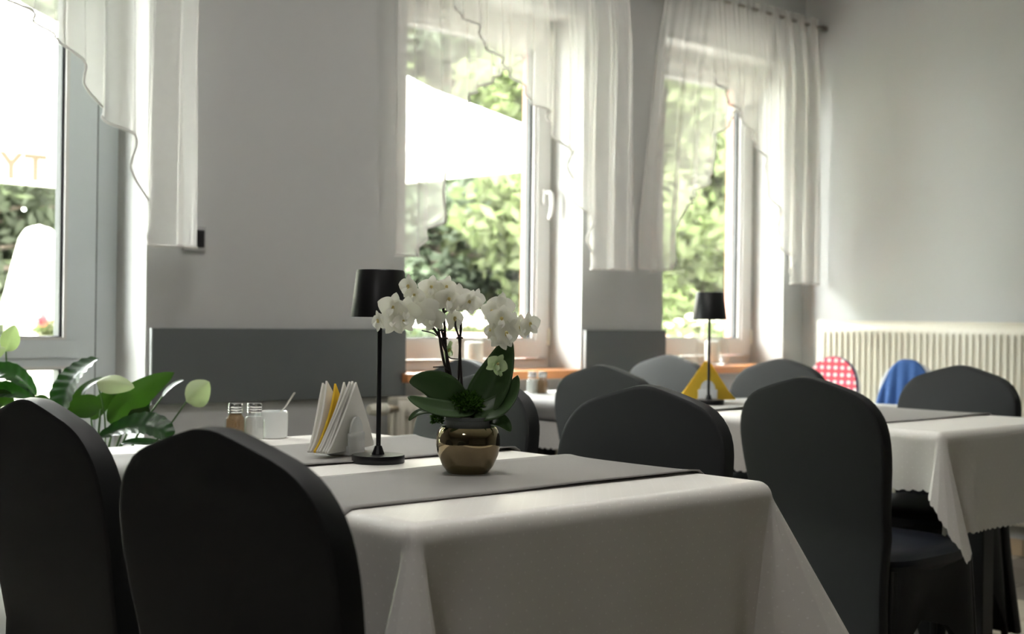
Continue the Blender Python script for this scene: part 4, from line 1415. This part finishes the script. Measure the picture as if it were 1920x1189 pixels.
# ------------------------------------------------------------------ high chairs by the radiator
def high_chair(label, loc, rz, pad):
    t = thing('high_chair', label, 'high chair', loc, rz, 'childrens high chairs by the radiator')
    for sx, sy in ((1, 1), (1, -1), (-1, 1), (-1, -1)):
        MB().tube([(sx * 0.13, sy * 0.13, 0.52), (sx * 0.21, sy * 0.23, 0.0)], [0.016, 0.014], 12).build('leg', 'alu', t)
    sh = MB()
    sh.rbox(-0.15, 0.16, -0.15, 0.15, 0.50, 0.54, 0.015, 3)
    sh.rbox(-0.16, 0.10, -0.17, -0.145, 0.52, 0.66, 0.01, 2)
    sh.rbox(-0.16, 0.10, 0.145, 0.17, 0.52, 0.66, 0.01, 2)
    sh.build('seat_shell', 'plastic_white', t)

    def back(hw, top, x, th, nm, mat):
        n = 24
        pts = [(-hw * 0.92, 0.53), (-hw, 0.70)] + [(hw * math.cos(PI - PI * i / n), 0.70 + (top - 0.70) * math.sin(PI * i / n) ** 0.75) for i in range(n + 1)] + [(hw, 0.70), (hw * 0.92, 0.53)]
        k = len(pts)
        vs = [(x - (z - 0.5) * 0.12, y, z) for y, z in pts] + [(x + th - (z - 0.5) * 0.12, y, z) for y, z in pts]
        fs = [tuple(range(k)), tuple(range(2 * k - 1, k - 1, -1))] + [(i, (i + 1) % k, k + (i + 1) % k, k + i) for i in range(k)]
        return MB().add(vs, fs).build(nm, mat, t)
    back(0.135, 0.875, -0.165, 0.02, 'back_shell', 'plastic_white')
    if pad == 'pink':
        b = back(0.125, 0.884, -0.144, 0.022, 'back_pad', 'pad_pink')
        back(0.129, 0.886, -0.147, 0.018, 'pad_piping', 'pad_edge')
    else:
        hw = 0.128

        def P(u, v):
            e = 2 * u - 1
            z = lerp(0.885 - 0.17 * abs(e) ** 2.6, 0.60, v)
            return (-0.135 - (z - 0.5) * 0.12 + 0.010 * math.sin(u * 5 * 2 * PI + 0.8) * min(1, v * 1.6) + 0.006 * (1 - e * e), e * (hw + 0.018 * v), z)
        o = MB().grid(P, 60, 18).build('draped_cover', 'cloth_blue', t)
        s_ = o.modifiers.new('thickness', 'SOLIDIFY')
        s_.thickness = 0.006
    # tray with raised rim in front
    tr = MB().rbox(0.02, 0.30, -0.2, 0.2, 0.655, 0.668, 0.006, 2)
    tr.rbox(0.27, 0.30, -0.2, 0.2, 0.655, 0.705, 0.008, 2)
    tr.rbox(0.02, 0.30, -0.2, -0.175, 0.655, 0.705, 0.008, 2)
    tr.rbox(0.02, 0.30, 0.175, 0.2, 0.655, 0.705, 0.008, 2)
    tr.build('tray', 'plastic_white', t)


high_chair('white high chair with pink dotted pad in front of the radiator', (5.17, 3.55, 0), PI + 0.2, 'pink')
high_chair('white high chair with blue cloth over its back by the radiator', (5.15, 3.13, 0), PI + 0.25, 'blue')

# ------------------------------------------------------------------ outside
ZG = -0.30
struct(MB().box(-6, 16, YO, 10.3, ZG - 0.2, ZG).build('terrace', 'terrace_stone', smooth=False))
lawn = MB().grid(lambda u, v: (lerp(-25, 45, u), lerp(10.3, 60, v), ZG - 0.02 + 0.12 * math.sin(u * 20) * math.sin(v * 14)), 40, 30).build('lawn', 'lawn_green')
struct(lawn)

rail = thing('terrace_railing', 'cream terrace railing with two horizontal bars outside the windows', 'railing', (0, 9.9, ZG))
MB().rbox(-4, 15, -0.03, 0.03, 1.262, 1.318, 0.01, 2).build('top_bar', 'rail_cream', rail)
MB().rbox(-4, 15, -0.02, 0.02, 0.83, 0.88, 0.01, 2).build('lower_bar', 'rail_grey', rail)
for k in range(10):
    xx = -4 + k * 2.1 + 0.02
    MB().rbox(xx, xx + 0.05, -0.025, 0.025, 0, 1.27, 0.005, 1).build('post', 'rail_cream', rail)


def square_umbrella(label, cx, cy, half, z_edge, z_peak, text=None):
    t = thing('patio_umbrella', label, 'umbrella', (cx, cy, ZG), 0, 'open cream patio umbrellas')
    ze, zp, zv = z_edge - ZG, z_peak - ZG, 0.27
    MB().lathe([(0.28, 0.0), (0.28, 0.05), (0.06, 0.08), (0.04, 0.2)], 24).build('stand', 'alu', t)
    MB().lathe([(0.028, 0.05), (0.028, zp - 0.02)], 16).build('pole', 'alu', t)
    cor = [(-half, -half), (half, -half), (half, half), (-half, half)]
    for k in range(4):
        (xa, ya), (xb, yb) = cor[k], cor[(k + 1) % 4]

        def P(u, v):
            sag = 0.05 * math.sin(PI * u) * v
            ex, ey = lerp(xa, xb, u), lerp(ya, yb, u)
            return (ex * v * (1 - 0.02 * math.sin(PI * u)), ey * v * (1 - 0.02 * math.sin(PI * u)), lerp(zp, ze, v ** 0.92) - 0.07 * math.sin(PI * v) + sag * 0.2)
        MB().grid(P, 13, 13).build('canopy_panel', 'umbrella_cloth', t)

        def V(u, v):
            e = 1 - 0.02 * math.sin(PI * u)
            ex, ey = lerp(xa, xb, u) * e, lerp(ya, yb, u) * e
            return (ex, ey, ze + 0.01 * math.sin(PI * u) - zv * v)
        MB().grid(V, 13, 3).build('valance', 'umbrella_cloth', t)
        MB().tube([(0, 0, zp - 0.06), (xa * 0.5, ya * 0.5, (zp + ze) / 2 - 0.1), (xa, ya, ze - 0.02)], 0.011, 6).build('rib', 'alu', t)
    if text:
        cu = bpy.data.curves.new('print', 'FONT')
        cu.body = text
        cu.size = 0.27
        cu.extrude = 0.006
        cu.offset = 0.007
        cu.space_character = 1.12
        tmp = bpy.data.objects.new('print_tmp', cu)
        COL.objects.link(tmp)
        bpy.context.view_layer.update()
        me = bpy.data.meshes.new_from_object(tmp.evaluated_get(bpy.context.evaluated_depsgraph_get()))
        bpy.data.objects.remove(tmp)
        me.materials.clear()
        me.materials.append(MATS['umbrella_print'])
        o = obj('lettering', me, t, label='pale printed letters on the valance')
        # reads the right way round from the garden side
        o.matrix_local = Matrix.Translation((3.955 - cx, half * 0.9815, z_edge - ZG - zv + 0.045)) @ Matrix.Rotation(PI, 4, 'Z') @ Matrix.Rotation(PI / 2, 4, 'X')
    return t


square_umbrella('open cream patio umbrella with lettering outside the terrace door', 2.95, 8.2, 1.32, 2.25, 3.15, 'TYS')
square_umbrella('open cream patio umbrella outside the first window', 5.62, 8.45, 1.28, 2.46, 3.30)

# furled umbrella behind the railing
t = thing('furled_umbrella', 'furled cream umbrella standing behind the terrace railing', 'umbrella', (4.42, 10.75, ZG))


def FU(u, v):
    an = 2 * PI * u
    prof = [(0.0, 2.08), (0.10, 2.05), (0.15, 1.97), (0.20, 1.75), (0.26, 1.45), (0.30, 1.28), (0.24, 1.27), (0.24, 0.9), (0.27, 0.5), (0.29, 0.25)]
    f = v * (len(prof) - 1)
    i = min(int(f), len(prof) - 2)
    r, z = lerp(prof[i][0], prof[i + 1][0], f - i), lerp(prof[i][1], prof[i + 1][1], f - i)
    r *= 1 + 0.10 * math.sin(8 * an) * min(1, v * 2)
    return (r * math.cos(an), r * math.sin(an), z)


MB().grid(FU, 64, 40, closed_u=True).build('folded_canopy', 'umbrella_cloth', t)
MB().lathe([(0.3, 0), (0.3, 0.06), (0.03, 0.09), (0.03, 0.3)], 20).build('stand', 'alu', t)


def leaf_cloud(mb, rng, c, rad, n, size, flat=0.0):
    g = np.random.default_rng(rng.randrange(1 << 30))
    d = g.normal(size=(n, 3))
    d *= (g.random((n, 1)) ** 0.4) / np.linalg.norm(d, axis=1, keepdims=True)
    p = np.array(c) + d * np.array(rad)
    a = g.normal(size=(n, 3)) * (1, 1, 1 - flat)
    a /= np.linalg.norm(a, axis=1, keepdims=True)
    b = np.cross(a, g.normal(size=(n, 3)))
    b /= np.linalg.norm(b, axis=1, keepdims=True)
    s = size * g.uniform(0.6, 1.3, (n, 1))
    v = np.stack([p - a * s, p + b * s * 0.45, p + a * s, p - b * s * 0.45], 1).reshape(-1, 3)
    k = len(mb.v)
    mb.v.extend(map(tuple, v.tolist()))
    mb.f.extend((k + i, k + i + 1, k + i + 2, k + i + 3) for i in range(0, 4 * n, 4))


def flower_box(label, loc, w_, flower, seed):
    t = thing('flower_box', label, 'flower box', loc, 0, 'flower boxes on the railing')
    MB().rbox(-w_ / 2, w_ / 2, -0.09, 0.09, 0, 0.16, 0.01, 2).build('trough', 'planter_terra', t)
    rng = random.Random(seed)
    mb, fb = MB(), MB()
    leaf_cloud(mb, rng, (0, 0, 0.22), (w_ / 2, 0.13, 0.1), 500, 0.03)
    for _ in range(int(w_ * 22)):
        c = (rng.uniform(-w_ / 2, w_ / 2), rng.uniform(-0.13, 0.0), rng.uniform(0.24, 0.36))
        leaf_cloud(fb, rng, c, (0.05, 0.05, 0.04), 60, 0.02)
    a = mb.build('foliage', 'leaf_light', t, False)
    b = fb.build('flowers', flower, t, False)
    a['kind'] = b['kind'] = 'stuff'


flower_box('red geraniums in a trough on the railing outside the terrace door', (4.17, 9.782, 0.68), 0.36, 'geranium_red', 1)
flower_box('cream flowers in a trough on the railing outside the first window', (8.75, 9.782, 0.74), 1.5, 'blossom_cream', 2)
flower_box('cream flowers in a trough on the railing outside the corner window', (11.9, 9.782, 0.74), 1.1, 'blossom_cream', 3)


def tree(name, label, loc, h, r, n, kind, seed, trunk_r=0.16, low=0.08):
    t = thing(name, label, 'tree', loc, 0, 'trees beyond the terrace')
    rng = random.Random(seed)
    mb = MB()
    br = MB()
    br.tube([(0, 0, -0.2), (rng.uniform(-.1, .1), rng.uniform(-.1, .1), h * 0.4), (rng.uniform(-.2, .2), rng.uniform(-.2, .2), h * 0.92)], [trunk_r, trunk_r * 0.75, trunk_r * 0.2], 9)
    clumps = 90
    for k in range(clumps):
        z = lerp(low, 0.97, (k + rng.random()) / clumps)
        an = rng.uniform(0, 2 * PI)
        if kind == 'leaf_pine':
            rr = r * (1.05 - z) ** 0.8 * rng.uniform(0.35, 1)
            rad = (0.55 * r * (1.1 - z) + 0.2, 0.55 * r * (1.1 - z) + 0.2, 0.16 * r)
            dz = -0.25 * rr
        else:
            rr = r * math.sin(PI * min(1, 0.18 + z * 0.8)) ** 0.6 * rng.uniform(0.2, 1)
            rad = (0.34 * r, 0.34 * r, 0.26 * r)
            dz = 0
        c = (rr * math.cos(an), rr * math.sin(an), z * h + dz)
        br.tube([(0, 0, z * h * 0.96), (c[0] * 0.6, c[1] * 0.6, lerp(z * h, c[2], 0.5)), c], [trunk_r * 0.22, trunk_r * 0.14, 0.008], 5)
        leaf_cloud(mb, rng, c, rad, n // clumps, 0.11 if kind != 'leaf_pine' else 0.095, 0.4 if kind == 'leaf_pine' else 0)
    br.build('trunk', 'bark', t, True)
    mb.build('foliage', kind, t, False)['kind'] = 'stuff'


FWD, RGT = Vector((0.673, 0.74, 0)), Vector((0.74, -0.673, 0))
TREES = [  # along, across, height, radius, kind, label
    (17.5, -8.9, 8.5, 2.2, 'leaf_pine', 'tall conifer far left of the furled umbrella'),
    (15.5, -6.3, 7.5, 2.0, 'leaf_mid', 'olive green tree behind the furled umbrella'),
    (19.0, -4.6, 9.0, 2.4, 'leaf_pine', 'conifer to the right of the furled umbrella'),
    (18.0, -2.4, 9.0, 2.3, 'leaf_light', 'light green tree hidden behind the wall beside the first window'),
    (17.0, -0.95, 9.5, 2.1, 'leaf_pine', 'conifer with a visible trunk seen through the first window'),
    (20.5, 0.6, 9.0, 2.6, 'leaf_mid', 'mid green tree behind the conifer of the first window'),
    (16.0, 1.0, 6.5, 1.9, 'leaf_light', 'pale green tree at the right side of the first window'),
    (17.5, 2.6, 8.0, 2.3, 'leaf_light', 'fresh green tree seen through the corner window'),
    (20.0, 4.4, 9.0, 2.6, 'leaf_mid', 'tree behind the right edge of the corner window'),
    (23.0, -8.0, 11.0, 3.2, 'leaf_mid', 'large tree at the back on the far left'),
    (24.0, -2.0, 11.0, 3.4, 'leaf_light', 'large pale tree at the back of the garden'),
    (24.0, 3.0, 11.0, 3.4, 'leaf_light', 'large fresh green tree at the back on the right'),
    (13.5, -11.0, 9.0, 2.6, 'leaf_mid', 'added light-blocking tree outside the left picture edge, nearest the terrace'),  # unseen trees from here on, added to cut sky light from the left
    (11.0, -13.5, 9.5, 2.8, 'leaf_pine', 'added light-blocking conifer well outside the left picture edge'),
    (17.5, -12.5, 11.0, 3.2, 'leaf_mid', 'added tall light-blocking tree outside the left picture edge'),
    (8.0, -16.5, 9.5, 3.0, 'leaf_mid', 'added light-blocking tree far along the terrace to the left'),
    (5.0, -19.0, 10.0, 3.2, 'leaf_pine', 'added light-blocking conifer furthest along the terrace to the left'),
    (12.5, -17.5, 12.0, 3.6, 'leaf_mid', 'added large light-blocking tree at the back far to the left'),
]
for i, (al, ac, h, r, kind, lab) in enumerate(TREES):
    p = FWD * al + RGT * ac
    tree('tree', lab, (p.x, p.y, ZG), h, r, 26000 if al < 22 and ac > -9.5 else 20000, kind, 100 + i)
for i, (al, ac, w_, h, kind, lab) in enumerate((
        (14.8, -7.6, 1.5, 1.1, 'leaf_mid', 'low bush behind the railing at the far left'),
        (15.0, -5.0, 1.7, 1.2, 'leaf_light', 'low bush behind the railing left of the first window'),
        (15.2, -2.2, 1.7, 1.2, 'leaf_mid', 'round bush behind the wall left of the first window'),
        (14.8, -0.2, 1.6, 1.3, 'leaf_light', 'pale bush below the conifer of the first window'),
        (14.6, 2.2, 1.7, 1.3, 'leaf_light', 'pale bush behind the railing of the corner window'))):
    p = FWD * al + RGT * ac
    t = thing('shrub', lab, 'shrub', (p.x, p.y, ZG), 0, 'shrubs behind the railing')
    rng = random.Random(300 + i)
    mb = MB()
    for k in range(16):
        leaf_cloud(mb, rng, (rng.uniform(-w_, w_) * 0.6, rng.uniform(-w_, w_) * 0.5, h * rng.uniform(0.25, 0.8)), (w_ * 0.4, w_ * 0.4, h * 0.35), 300, 0.07)
    mb.build('foliage', kind, t, False)['kind'] = 'stuff'
    MB().tube([(0, 0, -0.1), (0.05, 0, h * 0.4), (0.1, 0.05, h * 0.8)], [0.05, 0.04, 0.015], 7).build('stem', 'bark', t)
# bare pale branches in front of the left tree
t = thing('dry_branch', 'bare pale branches hanging beside the furled umbrella', 'branch', (3.60, 11.2, ZG))
for pts in ([(-0.5, 0.2, 3.2), (-0.12, 0, 2.05), (0.02, 0, 1.75), (0.28, 0.05, 1.35)], [(-0.12, 0, 2.05), (0.05, 0.0, 1.9), (0.2, 0.0, 1.78)], [(0.02, 0, 1.75), (0.0, 0.03, 1.45), (0.05, 0.05, 0.9)], [(-0.9, 0.3, 0.0), (-0.8, 0.3, 1.6), (-0.5, 0.2, 3.2)]):
    MB().tube(smooth_path(pts, 6), [lerp(0.035, 0.012, i / (6 * (len(pts) - 1))) for i in range(6 * (len(pts) - 1) + 1)], 7).build('branch', 'branch_pale', t)
